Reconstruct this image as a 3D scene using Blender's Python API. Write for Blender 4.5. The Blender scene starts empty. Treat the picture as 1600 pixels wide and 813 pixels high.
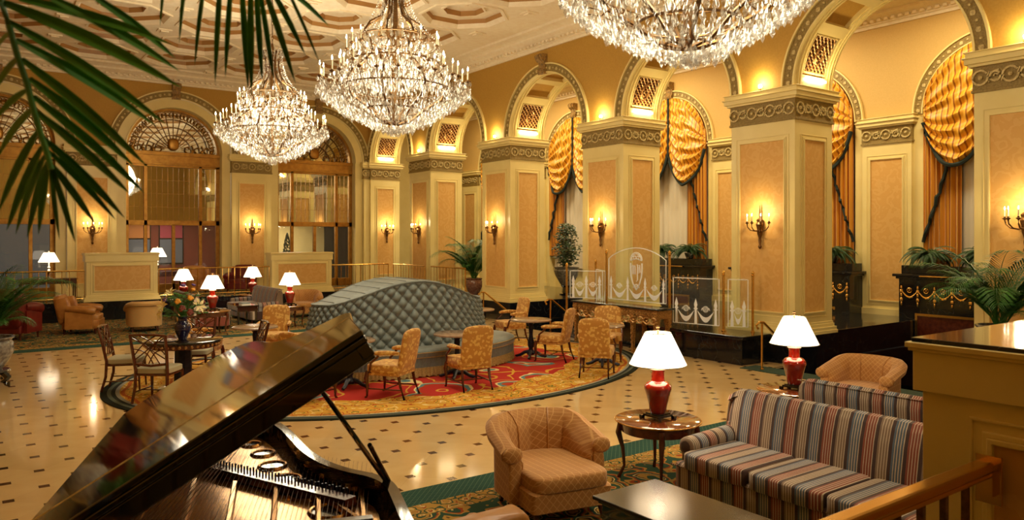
import bpy, math, random
from mathutils import Vector, Matrix
random.seed(7)
PI = math.pi
# ------------------------------------------------------------------ camera, world, exposure
# world: x runs away from the camera's left towards the arcade (right), y runs towards the far wall
FPX, CH, HOR = 1189.0, 2.3, 370.0
sc = bpy.context.scene
cd = bpy.data.cameras.new('camera'); cam = bpy.data.objects.new('camera', cd)
sc.collection.objects.link(cam); sc.camera = cam
cam.location = (0, 0, CH); cam.rotation_euler = (PI/2, 0, -math.atan2(.585, .811))
cd.sensor_width = 36; cd.lens = 36*FPX/1600; cd.shift_y = -(406.5-HOR)/1600
cd.dof.use_dof = True; cd.dof.focus_distance = 9.0; cd.dof.aperture_fstop = 4.5
cd.clip_start = .05; cd.clip_end = 200
w = bpy.data.worlds.new('world'); sc.world = w; w.use_nodes = True
w.node_tree.nodes['Background'].inputs[0].default_value = (1, .86, .66, 1)
w.node_tree.nodes['Background'].inputs[1].default_value = .5
sc.view_settings.view_transform = 'Standard'; sc.view_settings.look = 'None'
sc.view_settings.exposure = 0.16; sc.view_settings.gamma = 1.0
sc.view_settings.use_curve_mapping = False
try:
    sc.cycles.use_denoising = True
    sc.cycles.max_bounces = 7; sc.cycles.diffuse_bounces = 4; sc.cycles.glossy_bounces = 4
    sc.cycles.transmission_bounces = 6; sc.cycles.transparent_max_bounces = 12
    sc.cycles.sample_clamp_indirect = 4; sc.cycles.sample_clamp_direct = 0
    sc.cycles.caustics_reflective = False; sc.cycles.caustics_refractive = False
    sc.cycles.use_light_tree = True
except Exception: pass
GAIN = 1.0
def light(kind, loc, power, col=(1, .72, .42), size=.2, rot=None, parent=None, name='lamp_light', spot=None, sy=None):
    l = bpy.data.lights.new(name, kind); l.energy = power*GAIN; l.color = col
    if kind == 'POINT' or kind == 'SPOT': l.shadow_soft_size = size
    if kind == 'SPOT': l.spot_size = spot or 2; l.spot_blend = .8
    if kind == 'AREA':
        l.size = size
        if sy: l.shape = 'RECTANGLE'; l.size_y = sy
    o = bpy.data.objects.new(name, l); sc.collection.objects.link(o); o.location = loc
    if rot: o.rotation_euler = rot
    if parent: o.parent = parent
    return o
WARM = (1, .89, .63)
# large lights of the hall: chandelier glow and unseen area lights added to brighten the aisle
for cy in (4.55, 10.2, 15.7):
    light('POINT', (5.2, cy, 4.75), 640 if cy > 15 else 470, WARM, .9, name='chandelier_light')
light('POINT', (5.2, -1.05, 4.6), 430, WARM, .25, name='chandelier_light')
for cy in (6.85, 11.22, 15.6, 19.96, 24.0):
    light('AREA', (15.0, cy, 7.3), 165, (1, .84, .52), 1.2, name='aisle_fill_light')

# ------------------------------------------------------------------ helpers
def at(px, py, h=0.):
    Y = (CH-h)*FPX/(py-HOR); X = (px-800)/FPX*Y
    return Vector((X*.811+Y*.585, -X*.585+Y*.811, h))
def atd(px, py, Y):
    X = (px-800)/FPX*Y; return Vector((X*.811+Y*.585, -X*.585+Y*.811, CH-(py-HOR)/FPX*Y))
def lin(c): return tuple((x/255/12.92 if x/255 <= .04045 else ((x/255+.055)/1.055)**2.4) for x in c)+(1,)
class NT:
    def __init__(s, name):
        s.m = bpy.data.materials.new(name); s.m.use_nodes = True; s.t = s.m.node_tree; s.b = s.t.nodes['Principled BSDF']
    def n(s, typ, **kw):
        x = s.t.nodes.new(typ)
        for k, v in kw.items():
            if k.startswith('i_'):
                k = k[2:]; k = int(k) if k.isdigit() else k
                x.inputs[k].default_value = v
            else: setattr(x, k, v)
        return x
    def l(s, a, b): s.t.links.new(a, b)
    def math(s, op, a, b=None, c=None):
        x = s.t.nodes.new('ShaderNodeMath'); x.operation = op
        for i, v in enumerate((a, b, c)):
            if v is None: continue
            if isinstance(v, (int, float)): x.inputs[i].default_value = v
            else: s.l(v, x.inputs[i])
        return x.outputs[0]
    def xyz(s, which='Object'):
        tc = s.n('ShaderNodeTexCoord'); sp = s.n('ShaderNodeSeparateXYZ'); s.l(tc.outputs[which], sp.inputs[0])
        s.co = tc.outputs[which]; return sp.outputs
    def mix(s, f, a, b):
        x = s.n('ShaderNodeMix', data_type='RGBA')
        if isinstance(f, (int, float)): x.inputs[0].default_value = f
        else: s.l(f, x.inputs[0])
        for i, v in ((6, a), (7, b)):
            if isinstance(v, tuple): x.inputs[i].default_value = v
            else: s.l(v, x.inputs[i])
        return x.outputs[2]
    def ramp(s, f, stops, interp='CONSTANT'):
        x = s.n('ShaderNodeValToRGB'); cr = x.color_ramp; cr.interpolation = interp
        while len(cr.elements) < len(stops): cr.elements.new(.5)
        for e, (p, c) in zip(cr.elements, stops): e.position = p; e.color = c
        s.l(f, x.inputs[0]); return x.outputs[0]
    def noise(s, scale, detail=3, vec=None):
        x = s.n('ShaderNodeTexNoise', i_Scale=scale, i_Detail=detail)
        if vec is not None: s.l(vec, x.inputs['Vector'])
        return x.outputs['Fac']
    def vor(s, scale, feature='F1', vec=None):
        x = s.n('ShaderNodeTexVoronoi', feature=feature); x.inputs['Scale'].default_value = scale
        if vec is not None: s.l(vec, x.inputs['Vector'])
        return x
    def bump(s, f, st=.3, d=.01):
        x = s.n('ShaderNodeBump', i_Strength=st, i_Distance=d); s.l(f, x.inputs['Height']); s.l(x.outputs[0], s.b.inputs['Normal'])
    def set(s, col=None, rough=.5, metal=0, spec=.5, coat=0, sheen=0):
        if col is not None:
            if isinstance(col, tuple): s.b.inputs['Base Color'].default_value = col
            else: s.l(col, s.b.inputs['Base Color'])
        s.b.inputs['Roughness'].default_value = rough; s.b.inputs['Metallic'].default_value = metal
        s.b.inputs['Specular IOR Level'].default_value = spec; s.b.inputs['Coat Weight'].default_value = coat
        s.b.inputs['Coat Roughness'].default_value = .05; s.b.inputs['Sheen Weight'].default_value = sheen
        return s.m
def plain(name, c, rough=.5, metal=0, c2=None, sc_=6, bump=0, bs=40, coat=0, spec=.5, sheen=0):
    t = NT(name); t.xyz()
    c = lin(c); col = c
    if c2: col = t.mix(t.ramp(t.noise(sc_, 4, t.co), [(.35, (0, 0, 0, 1)), (.65, (1, 1, 1, 1))], 'LINEAR'), c, lin(c2))
    if bump: t.bump(t.noise(bs, 3, t.co), bump)
    return t.set(col, rough, metal, spec, coat, sheen)
def emit(name, c, s):
    m = bpy.data.materials.new(name); m.use_nodes = True; t = m.node_tree; t.nodes.clear()
    e = t.nodes.new('ShaderNodeEmission'); e.inputs[0].default_value = (*c, 1); e.inputs[1].default_value = s
    o = t.nodes.new('ShaderNodeOutputMaterial'); t.links.new(e.outputs[0], o.inputs[0]); return m
M = {}
M['cream'] = plain('cream_paint', (234, 214, 146), .38, c2=(228, 207, 137), sc_=2)
M['cream_pale'] = plain('pale_plaster', (242, 228, 200), .6, c2=(236, 218, 186), sc_=9, bump=.1, bs=30)
M['ochre'] = plain('ochre_wallcover', (186, 143, 58), .7, c2=(178, 135, 52), sc_=30)
M['ochre_soft'] = plain('soft_ochre_wallcover', (208, 172, 102), .7, c2=(202, 165, 94), sc_=50)
M['ceil_brown'] = plain('brown_recess_edge', (168, 122, 66), .5)  # plain brown on the steep risers inside the ceiling octagons
def damask():
    t = NT('peach_damask'); o = t.xyz()
    n = t.noise(5.5, 2, t.co); w_ = t.vor(4.0, 'SMOOTH_F1', t.co)
    f = t.math('GREATER_THAN', t.math('FRACT', t.math('MULTIPLY', t.math('ADD', w_.outputs['Distance'], n), 3.0)), .55)
    return t.set(t.mix(t.math('MULTIPLY', f, .4), lin((214, 164, 88)), lin((226, 184, 112))), .6)
M['damask'] = damask()
def blackmarble():
    t = NT('black_marble'); t.xyz(); n = t.noise(2.5, 8, t.co)
    v = t.math('LESS_THAN', t.math('ABSOLUTE', t.math('SUBTRACT', n, .5)), .006)
    return t.set(t.mix(t.math('MULTIPLY', v, .14), lin((17, 19, 24)), lin((110, 115, 110))), .12, coat=.3)
M['bmarble'] = blackmarble()
def gmarble(name, a, b, rough=.15):
    t = NT(name); t.xyz(); v = t.vor(38, vec=t.co)
    return t.set(t.mix(t.noise(14, 6, t.co), lin(a), lin(b)), rough)
M['table_marble'] = gmarble('brown_marble_top', (176, 150, 122), (120, 94, 76))
M['frieze'] = plain('aged_gilt_stucco', (156, 132, 70), .6, c2=(128, 104, 50), sc_=40, bump=.5, bs=60)
M['frieze_hi'] = plain('gilt_ornament', (216, 194, 132), .5, c2=(172, 148, 92), sc_=30, bump=.3)
M['bracket'] = plain('ochre_stucco', (172, 132, 66), .6, c2=(120, 96, 60), sc_=25)
M['brass'] = plain('polished_brass', (226, 180, 98), .22, 1)
M['bronze_frame'] = plain('gilt_bronze_frame', (172, 124, 52), .35, .75, c2=(150, 104, 42), sc_=8)
M['antique'] = plain('antique_bronze', (128, 92, 50), .4, .8, c2=(92, 66, 38), sc_=30)
M['goldwood'] = plain('carved_giltwood', (206, 156, 84), .4, .35, c2=(112, 70, 34), sc_=48, bump=.8, bs=50)
M['mahog'] = plain('mahogany', (92, 40, 20), .25, c2=(70, 28, 14), sc_=14, coat=.5)
M['mahog_top'] = plain('mahogany_top', (104, 50, 22), .12, c2=(78, 34, 14), sc_=7, coat=1)
M['blackwood'] = plain('black_lacquer', (16, 13, 12), .12, coat=1)
M['piano'] = plain('piano_lacquer', (9, 7, 6), .05, coat=1, spec=.6)
M['plate'] = plain('gold_cast_plate', (190, 140, 70), .22, .85, c2=(160, 110, 52), sc_=6)
M['iron'] = plain('dark_cast_iron', (42, 44, 62), .4, .5, c2=(26, 28, 40), sc_=20)
M['redglaze'] = plain('oxblood_glaze', (132, 20, 10), .07, coat=1, c2=(104, 12, 6), sc_=8)
M['blueglaze'] = plain('cobalt_glaze', (14, 20, 74), .08, coat=1)
M['silver'] = plain('silvered_metal', (190, 188, 182), .2, 1)
M['porc'] = plain('blue_grey_porcelain', (150, 148, 142), .15, c2=(96, 92, 92), sc_=16, coat=.5)
M['porc_red'] = plain('rose_porcelain', (160, 118, 96), .2, c2=(120, 70, 58), sc_=20, coat=.5)
M['soil'] = plain('potting_soil', (40, 28, 18), .9, bump=.6)
M['leaf'] = plain('palm_leaf', (66, 124, 44), .42, c2=(38, 84, 30), sc_=4)
M['leaf_near'] = plain('broad_palm_leaf', (84, 158, 48), .45, c2=(44, 108, 34), sc_=3)
M['fern'] = plain('fern_leaf', (50, 88, 34), .5, c2=(32, 62, 24), sc_=9)
M['citrus'] = plain('glossy_tree_leaf', (40, 62, 36), .3, c2=(70, 88, 56), sc_=30)
M['bark'] = plain('brown_stem', (84, 60, 34), .8)
M['sheer'] = plain('sheer_voile', (226, 216, 196), .8)
M['trim_dark'] = plain('dark_green_fringe', (30, 40, 34), .9, bump=.5, bs=120)
M['bluefab'] = plain('blue_grey_velvet', (120, 130, 128), .6, c2=(106, 118, 118), sc_=20, sheen=.25)
M['fringe'] = plain('gold_bullion_fringe', (196, 172, 112), .7, c2=(160, 136, 84), sc_=60, bump=.4, bs=80)
M['tan_leather'] = plain('tan_leather', (178, 122, 58), .38, c2=(156, 100, 44), sc_=6)
M['red_leather'] = plain('red_leather', (110, 30, 22), .4, c2=(90, 22, 18), sc_=6)
M['pale_seat'] = plain('sage_seat_fabric', (172, 166, 138), .8, bump=.2, bs=120)
M['greycloth'] = plain('grey_cloth', (120, 110, 100), .8)
M['candle'] = plain('ivory_candle', (236, 222, 190), .5)
M['ivory'] = plain('ivory_keys', (226, 220, 204), .3)
M['felt'] = plain('red_felt', (110, 24, 18), .9)
M['string'] = plain('copper_strings', (88, 54, 30), .55, .6)
M['flame'] = emit('candle_flame', (1, .82, .5), 34)
M['striplamp'] = emit('cove_lamp', (1, .86, .55), 22)
M['white_petal'] = plain('white_petals', (238, 226, 170), .6)
M['yellow_petal'] = plain('yellow_petals', (226, 160, 40), .6)
M['purple_petal'] = plain('purple_petals', (92, 60, 140), .6)
M['rust_petal'] = plain('rust_petals', (120, 48, 30), .6)
def simple_mix(name, trans, col, rough, tcol=(1, 1, 1)):
    m = bpy.data.materials.new(name); m.use_nodes = True; t = m.node_tree; t.nodes.clear()
    o = t.nodes.new('ShaderNodeOutputMaterial'); mx = t.nodes.new('ShaderNodeMixShader'); mx.inputs[0].default_value = trans
    g = t.nodes.new('ShaderNodeBsdfPrincipled'); g.inputs['Base Color'].default_value = (*col, 1); g.inputs['Roughness'].default_value = rough
    g.inputs['Specular IOR Level'].default_value = 1
    tr = t.nodes.new('ShaderNodeBsdfTransparent'); tr.inputs[0].default_value = (*tcol, 1)
    t.links.new(g.outputs[0], mx.inputs[1]); t.links.new(tr.outputs[0], mx.inputs[2]); t.links.new(mx.outputs[0], o.inputs[0]); return m, g
M['crystal'], g_ = simple_mix('cut_crystal', .62, (.74, .70, .64), .08); g_.inputs['Metallic'].default_value = .6
M['glass'], g_ = simple_mix('clear_glass', .97, (1, 1, 1), .02, (.97, 1, .98))
M['etched'], g_ = simple_mix('etched_glass', .0, (.97, .99, 1), .6)
M['pane'], g_ = simple_mix('window_pane', .86, (.3, .3, .3), .02)
M['darkpane'], g_ = simple_mix('dark_pane', .35, (.02, .025, .03), .03)
t = NT('mirror_glass'); M['mirror'] = t.set((.72, .72, .66, 1), .02, 1)
def shade_mat(name, s):
    t = NT(name); t.set(lin((244, 232, 208)), .8)
    t.b.inputs['Emission Color'].default_value = (1, .84, .62, 1); t.b.inputs['Emission Strength'].default_value = s; return t.m
M['shade'] = shade_mat('glowing_shade', 2.6)
def floor_mat():
    t = NT('marble_floor_tiles'); o = t.xyz(); D = .287
    # a square inlay at every other node of the grid
    def cell(off):
        r = []
        for i, a in ((0, 4.05), (1, 7.06)):
            v = t.math('DIVIDE', t.math('ADD', o[i], 20*2*D-a+off*D), 2*D)
            r.append(t.math('ABSOLUTE', t.math('SUBTRACT', t.math('FRACT', t.math('ADD', v, .5)), .5)))
        m = t.math('MAXIMUM', r[0], r[1]); return t.math('LESS_THAN', m, .044/(2*D))
    dot = t.math('MAXIMUM', cell(0), cell(1))
    # tile joints along the diagonals
    js = []; fl = []
    for sg in (1, -1):
        v = t.math('DIVIDE', t.math('ADD', t.math('ADD', o[0], t.math('MULTIPLY', o[1], sg)), 40*2*D-(4.05+sg*7.06)), 2*D)
        js.append(t.math('ABSOLUTE', t.math('SUBTRACT', t.math('FRACT', t.math('ADD', v, .5)), .5))); fl.append(t.math('FLOOR', v))
    j = t.math('LESS_THAN', t.math('MINIMUM', js[0], js[1]), .005)
    cb = t.n('ShaderNodeCombineXYZ'); t.l(fl[0], cb.inputs[0]); t.l(fl[1], cb.inputs[1])
    wn = t.n('ShaderNodeTexWhiteNoise', noise_dimensions='2D'); t.l(cb.outputs[0], wn.inputs['Vector'])
    base = t.mix(t.noise(3, 6, t.co), lin((218, 190, 140)), lin((196, 162, 106)))
    base = t.mix(t.math('MULTIPLY', wn.outputs['Value'], .35), base, lin((190, 156, 104)))
    base = t.mix(t.math('MULTIPLY', j, .25), base, lin((160, 130, 88)))
    base = t.mix(dot, base, lin((78, 46, 30)))
    return t.set(base, .1, spec=.5)
M['floor'] = floor_mat()
def pattern_cols(t, ramp_cols, scale):
    v = t.vor(scale, vec=t.co); n = t.noise(scale*.7, 3, t.co)
    f = t.math('FRACT', t.math('ADD', t.math('MULTIPLY', v.outputs['Distance'], 1.6), t.math('MULTIPLY', n, 2.2)))
    return t.ramp(f, ramp_cols)
def rug_mat():
    t = NT('oval_rug_weave'); o = t.xyz()
    rx = t.math('DIVIDE', o[0], 4.7); ry = t.math('DIVIDE', o[1], 3.6)
    r = t.math('SQRT', t.math('ADD', t.math('MULTIPLY', rx, rx), t.math('MULTIPLY', ry, ry)))
    gold, rust, teal, oliv, crm, red, nav = [lin(c) for c in ((206, 158, 62), (170, 72, 34), (92, 132, 140), (112, 104, 46), (226, 204, 146), (178, 52, 44), (52, 66, 84))]
    pg = pattern_cols(t, [(0, gold), (.3, crm), (.38, gold), (.55, oliv), (.64, gold), (.85, rust), (.93, gold)], 4.2)
    pr = pattern_cols(t, [(0, red), (.42, rust), (.5, teal), (.6, crm), (.66, red), (.88, gold), (.94, red)], .9)
    ang = t.math('MULTIPLY', t.math('ARCTAN2', o[1], o[0]), 26.0)
    wob = t.math('MULTIPLY', t.math('SINE', ang), .006)
    rr = t.math('ADD', r, wob)
    f1 = t.math('GREATER_THAN', t.math('ADD', r, t.math('MULTIPLY', t.noise(1.1, 2, t.co), .22)), .82)
    base = t.mix(f1, pr, pg)
    lines = t.ramp(rr, [(0, (0, 0, 0, 1)), (.80, (1, 1, 1, 1)), (.808, (0, 0, 0, 1)), (.925, (1, 1, 1, 1)), (.935, (0, 0, 0, 1))])
    base = t.mix(t.math('MULTIPLY', lines, .8), base, rust)
    edge = t.ramp(r, [(0, (0, 0, 0, 1)), (.945, (1, 1, 1, 1))])
    ec = t.ramp(r, [(0, crm), (.945, lin((150, 150, 140))), (.956, lin((44, 50, 48))), (.967, lin((92, 98, 84))), (.98, lin((34, 38, 30)))])
    base = t.mix(edge, base, ec)
    t.bump(t.noise(160, 2, t.co), .25, .004)
    return t.set(base, .95, spec=.1)
M['rug'] = rug_mat()
def carpet_mat(name, d0, sgn):
    # green border band along the marble, patterned field behind a rust guard stripe
    t = NT(name); o = t.xyz(); d = t.math('MULTIPLY', t.math('SUBTRACT', o[1], d0), sgn)
    gold, grn, rust, brn, crm = [lin(c) for c in ((160, 124, 56), (44, 70, 52), (140, 62, 30), (84, 62, 34), (190, 170, 112))]
    p = pattern_cols(t, [(0, grn), (.34, gold), (.5, brn), (.58, crm), (.64, grn), (.82, rust), (.9, gold)], 3.4)
    p2 = pattern_cols(t, [(0, gold), (.4, rust), (.5, crm), (.6, gold), (.8, grn)], 9)
    gx = t.math('FRACT', t.math('MULTIPLY', t.math('ADD', o[0], o[1]), 17)); gy = t.math('FRACT', t.math('MULTIPLY', t.math('SUBTRACT', o[0], o[1]), 17))
    grid = t.math('LESS_THAN', t.math('MINIMUM', gx, gy), .16)
    green = t.mix(t.math('MULTIPLY', grid, .45), lin((34, 66, 58)), lin((96, 118, 92)))
    f = t.ramp(t.math('DIVIDE', d, 4), [(0, (0, 0, 0, 1)), (.0925, (1, 1, 1, 1))])
    guard = t.ramp(t.math('DIVIDE', d, 4), [(0, (0, 0, 0, 1)), (.0925, (1, 1, 1, 1)), (.155, (0, 0, 0, 1))])
    base = t.mix(f, green, p); base = t.mix(guard, base, p2)
    t.bump(t.noise(160, 2, t.co), .25, .004)
    return t.set(base, .95, spec=.1)
M['carpet_near'] = carpet_mat('near_carpet_weave', 6.10, -1); M['carpet_far'] = carpet_mat('far_carpet_weave', 17.87, 1)
M['green_carpet'] = plain('green_carpet', (44, 66, 46), .95, c2=(30, 50, 38), sc_=30)
def stripes(name, ax):
    t = NT(name); o = t.xyz(); f = t.math('FRACT', t.math('ADD', t.math('DIVIDE', o[ax], .345), 20))
    dk, cr = lin((58, 32, 24)), lin((188, 170, 146)); st = []; p = 0
    for c in ((124, 58, 38), (74, 88, 104), (120, 98, 78)):
        c = lin(c); st.append((p, dk)); p += .080
        for k in range(4):
            st.append((p, cr)); p += .018
            if k < 3: st.append((p, c)); p += .044
        st.append((p, c)); p += .049
    t.bump(t.noise(300, 2, t.co), .15, .003)
    return t.set(t.ramp(f, st), .8, sheen=.2)
M['stripe_x'] = stripes('striped_fabric', 0); M['stripe_y'] = stripes('striped_fabric_across', 1)
def diamonds(name, a, b, k=17):
    t = NT(name); o = t.xyz(); s = t.math('ADD', o[0], t.math('MULTIPLY', o[1], .7)); u_ = t.math('MULTIPLY', s, k); v_ = t.math('MULTIPLY', t.math('SUBTRACT', o[2], t.math('MULTIPLY', o[1], .7)), k*.8)
    f = []
    for q in (t.math('ADD', u_, v_), t.math('SUBTRACT', u_, v_)): f.append(t.math('ABSOLUTE', t.math('SUBTRACT', t.math('FRACT', t.math('ADD', q, 50)), .5)))
    g = t.math('LESS_THAN', t.math('MINIMUM', f[0], f[1]), .06)
    t.bump(g, .2, .003)
    return t.set(t.mix(g, t.mix(t.noise(4, 2, t.co), lin(a), lin(b)), lin((198, 150, 86))), .75, sheen=.2)
M['diamond'] = diamonds('diamond_quilt_fabric', (178, 124, 60), (164, 110, 50))
M['diamond_pale'] = diamonds('pale_diamond_fabric', (196, 158, 96), (186, 146, 86), 11)
def gold_dam():
    t = NT('gold_damask_fabric'); t.xyz(); v = t.vor(19, 'SMOOTH_F1', t.co); n = t.noise(24, 3, t.co)
    f = t.math('GREATER_THAN', t.math('ADD', v.outputs['Distance'], n), .86)
    return t.set(t.mix(f, lin((222, 182, 98)), lin((190, 134, 56))), .65, sheen=.2)
M['gdam'] = gold_dam()
def curtain(name, stripe=True):
    t = NT(name); o = t.xyz(); f = t.math('FRACT', t.math('ADD', t.math('MULTIPLY', o[1], 5.2), 40))
    c = t.ramp(f, [(0, lin((214, 146, 38))), (.42, lin((172, 104, 24))), (.62, lin((224, 168, 62))), (.72, lin((186, 118, 28)))])
    return t.set(c, .42, sheen=.3)
M['curtain'] = curtain('amber_striped_silk')
t = NT('swag_silk'); o = t.xyz('UV'); f = t.math('FRACT', t.math('MULTIPLY', o[0], 11))
M['swag'] = t.set(t.ramp(f, [(0, lin((218, 154, 38))), (.45, lin((148, 86, 18))), (.7, lin((230, 174, 62)))]), .4)

class MB:
    def __init__(s): s.v = []; s.f = []; s.m = []; s.T = Matrix.Identity(4); s.mi = 0; s.uv = {}
    def add(s, vs, fs):
        k = len(s.v); s.v += [tuple(s.T @ Vector(p)) for p in vs]; s.f += [tuple(i+k for i in f) for f in fs]; s.m += [s.mi]*len(fs); return s
    def box(s, x0, y0, z0, x1, y1, z1):
        return s.add([(x0, y0, z0), (x1, y0, z0), (x1, y1, z0), (x0, y1, z0), (x0, y0, z1), (x1, y0, z1), (x1, y1, z1), (x0, y1, z1)],
                     [(0, 3, 2, 1), (4, 5, 6, 7), (0, 1, 5, 4), (1, 2, 6, 5), (2, 3, 7, 6), (3, 0, 4, 7)])
    def cbox(s, x, y, z, a, b, c): return s.box(x-a/2, y-b/2, z-c/2, x+a/2, y+b/2, z+c/2)
    def lathe(s, prof, n=20, x=0, y=0, z=0, sx=1, sy=1):
        vs = []; fs = []
        for r, h in prof:
            for i in range(n):
                a = 2*PI*i/n; vs.append((x+r*sx*math.cos(a), y+r*sy*math.sin(a), z+h))
        for j in range(len(prof)-1):
            for i in range(n):
                k = (i+1) % n; fs.append((j*n+i, j*n+k, (j+1)*n+k, (j+1)*n+i))
        fs.append(tuple(range(n))[::-1]); fs.append(tuple((len(prof)-1)*n+i for i in range(n)))
        return s.add(vs, fs)
    def tube(s, pts, r, n=6, closed=False):
        pts = [Vector(p) for p in pts]; L = len(pts); vs = []; fs = []; up = Vector((0, 0, 1))
        for i, p in enumerate(pts):
            d = (pts[(i+1) % L if closed else min(i+1, L-1)]-pts[(i-1) % L if closed else max(i-1, 0)])
            d = d.normalized() if d.length > 1e-9 else Vector((0, 0, 1))
            ref = up if abs(d.z) < .95 else Vector((0, 1, 0)); a = d.cross(ref).normalized(); b = a.cross(d)
            rr = r[i] if isinstance(r, (list, tuple)) else r
            for k in range(n):
                t_ = 2*PI*k/n+PI/4; vs.append(p+a*rr*math.cos(t_)+b*rr*math.sin(t_))
        for i in range(L if closed else L-1):
            j = (i+1) % L
            for k in range(n):
                q = (k+1) % n; fs.append((i*n+k, i*n+q, j*n+q, j*n+k))
        if not closed: fs.append(tuple(range(n))[::-1]); fs.append(tuple((L-1)*n+k for k in range(n)))
        return s.add(vs, fs)
    def prism(s, out, z0, z1, ax='z', cap=True):
        f = {'z': lambda a, b, c: (a, b, c), 'y': lambda a, b, c: (a, c, b), 'x': lambda a, b, c: (c, a, b)}[ax]
        n = len(out); vs = [f(a, b, z0) for a, b in out]+[f(a, b, z1) for a, b in out]
        fs = [(i, (i+1) % n, n+(i+1) % n, n+i) for i in range(n)]
        if cap: fs += [tuple(range(n))[::-1], tuple(range(n, 2*n))]
        return s.add(vs, fs)
    def grid(s, fn, nu, nv, cu=False):
        vs = []; fs = []
        for i in range(nu):
            for j in range(nv): vs.append(fn(i/(nu if cu else nu-1), j/(nv-1)))
        for i in range(nu if cu else nu-1):
            k = (i+1) % nu
            for j in range(nv-1): fs.append((i*nv+j, k*nv+j, k*nv+j+1, i*nv+j+1))
        return s.add(vs, fs)
    def pill(s, x, y, z, a, b, c, e=.3, nu=20, nv=12):
        # rounded block (superellipsoid) with full sizes a, b, c
        sg = lambda v, p: math.copysign(abs(v)**p, v)
        def fn(u, v):
            th = 2*PI*u; ph = -PI/2+PI*v
            return (x+a/2*sg(math.cos(ph), e)*sg(math.cos(th), e), y+b/2*sg(math.cos(ph), e)*sg(math.sin(th), e), z+c/2*sg(math.sin(ph), e))
        return s.grid(fn, nu, nv, True)
    def build(s, name, mat, parent=None, smooth=True, ang=40, bevel=0, kind=None, label=None, sub=0):
        me = bpy.data.meshes.new(name); me.from_pydata(s.v, [], s.f); me.update()
        for m_ in (mat if isinstance(mat, (list, tuple)) else [mat]): me.materials.append(M[m_] if isinstance(m_, str) else m_)
        for p, i in zip(me.polygons, s.m): p.material_index = i; p.use_smooth = smooth
        if smooth:
            try: me.set_sharp_from_angle(angle=math.radians(ang))
            except Exception: pass
        o = bpy.data.objects.new(name, me); sc.collection.objects.link(o)
        if parent: o.parent = parent
        if bevel:
            b = o.modifiers.new('bevel', 'BEVEL'); b.width = bevel; b.segments = 2; b.limit_method = 'ANGLE'
        if kind: o['kind'] = kind
        if label: o['label'] = label
        return o
def thing(name, label, cat, loc=(0, 0, 0), rot=0., group=None):
    o = bpy.data.objects.new(name, None); sc.collection.objects.link(o); o.location = loc; o.rotation_euler = (0, 0, rot)
    o.empty_display_size = .2
    o['label'] = label; o['category'] = cat
    if group: o['group'] = group
    return o
def tag(o, label, cat, group=None):
    o['label'] = label; o['category'] = cat
    if group: o['group'] = group
    return o
KIDS = {}
def copy_tree(o, parent=None):
    c = o.copy(); sc.collection.objects.link(c)
    if parent: c.parent = parent
    for ch in [x for x in ALLCH(o)]: copy_tree(ch, c)
    return c
def ALLCH(o): return list(o.children)
def dup(o, loc, rot, label, group=None, scale=None):
    c = copy_tree(o); c.location = loc; c.rotation_euler = (0, 0, rot); c['label'] = label
    if group: c['group'] = group
    if scale: c.scale = scale
    return c
def struct(mb, name, mat, **k): return mb.build(name, mat, kind='structure', **k)
def face(fx, fy): return math.atan2(-fx, fy)      # rotation that turns local +Y to the direction (fx, fy)

# ------------------------------------------------------------------ room shell
AX, AD, BX, FY = 12.09, 1.18, 17.07, 25.8          # arcade plane, its depth, window wall, far wall
SP = 4.37; PC = [4.42+SP*i for i in range(-1, 5)]; PW = 1.39; AR = (SP-PW)/2; ZS = 5.0; ZC = 7.14; ZT = 7.5
PIT = [(5.12, 8.09, 11.45), (13.85, 16.82, 11.45)]
m = MB(); m.box(-1.6, -4, -.1, 11.45, FY, 0); m.box(11.45, -4, -.1, 13.5, PIT[0][0], 0)
for a, b in ((PIT[0][1], PIT[1][0]), (PIT[1][1], FY)): m.box(11.45, a, -.1, 12.3, b, 0)
struct(m, 'floor', 'floor', smooth=False)
m = MB()
for a, b, c in PIT: m.box(c, a, -1.6, BX, b, -1.5)
struct(m, 'floor_stairwell', 'bmarble', smooth=False)
# raised aisle floor and the black marble blocks carrying the piers
m = MB()
m.box(12.25, PIT[1][1], 0, BX, FY+4, .52); m.box(11.75, 18.3, 0, 12.3, 23.45, .52); m.box(12.25, PIT[0][1]+.05, 0, BX, PIT[1][0], .52)
m.box(11.23, 8.58, 0, 12.3, 13.5, .52); m.box(11.18, 8.53, .46, 12.3, 13.5, .521)
for a, b, c in PIT: m.box(c-.02, a-.06, -1.5, BX, a, .0); m.box(c-.02, b, -1.5, BX, b+.06, 0)
m.box(13.27, -4, 0, BX, PIT[0][0]-.05, .52)
struct(m, 'floor_platform', 'bmarble', smooth=False, bevel=.01)
m = MB()
for c in PC[1:]: m.box(AX-.08, c-PW/2-.08, -1.5, AX+AD+.08, c+PW/2+.08, .5)
struct(m, 'trim_1', 'bmarble', smooth=False, bevel=.01)
for k, (a, b, c) in enumerate(PIT):                # steps down into the aisle
    for i in range(7):
        s_ = MB(); s_.box(c+i*.29, a, -1.5, c+(i+1)*.29+(0 if i < 6 else 0), b, -.2*(i+1)+.0)
        struct(s_, 'floor_step', 'green_carpet', smooth=False, bevel=.01)
m = MB(); m.box(11.0, 5.1, 0, 11.45, 8.45, .012); struct(m, 'floor_carpet_strip', 'green_carpet', smooth=False)
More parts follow.
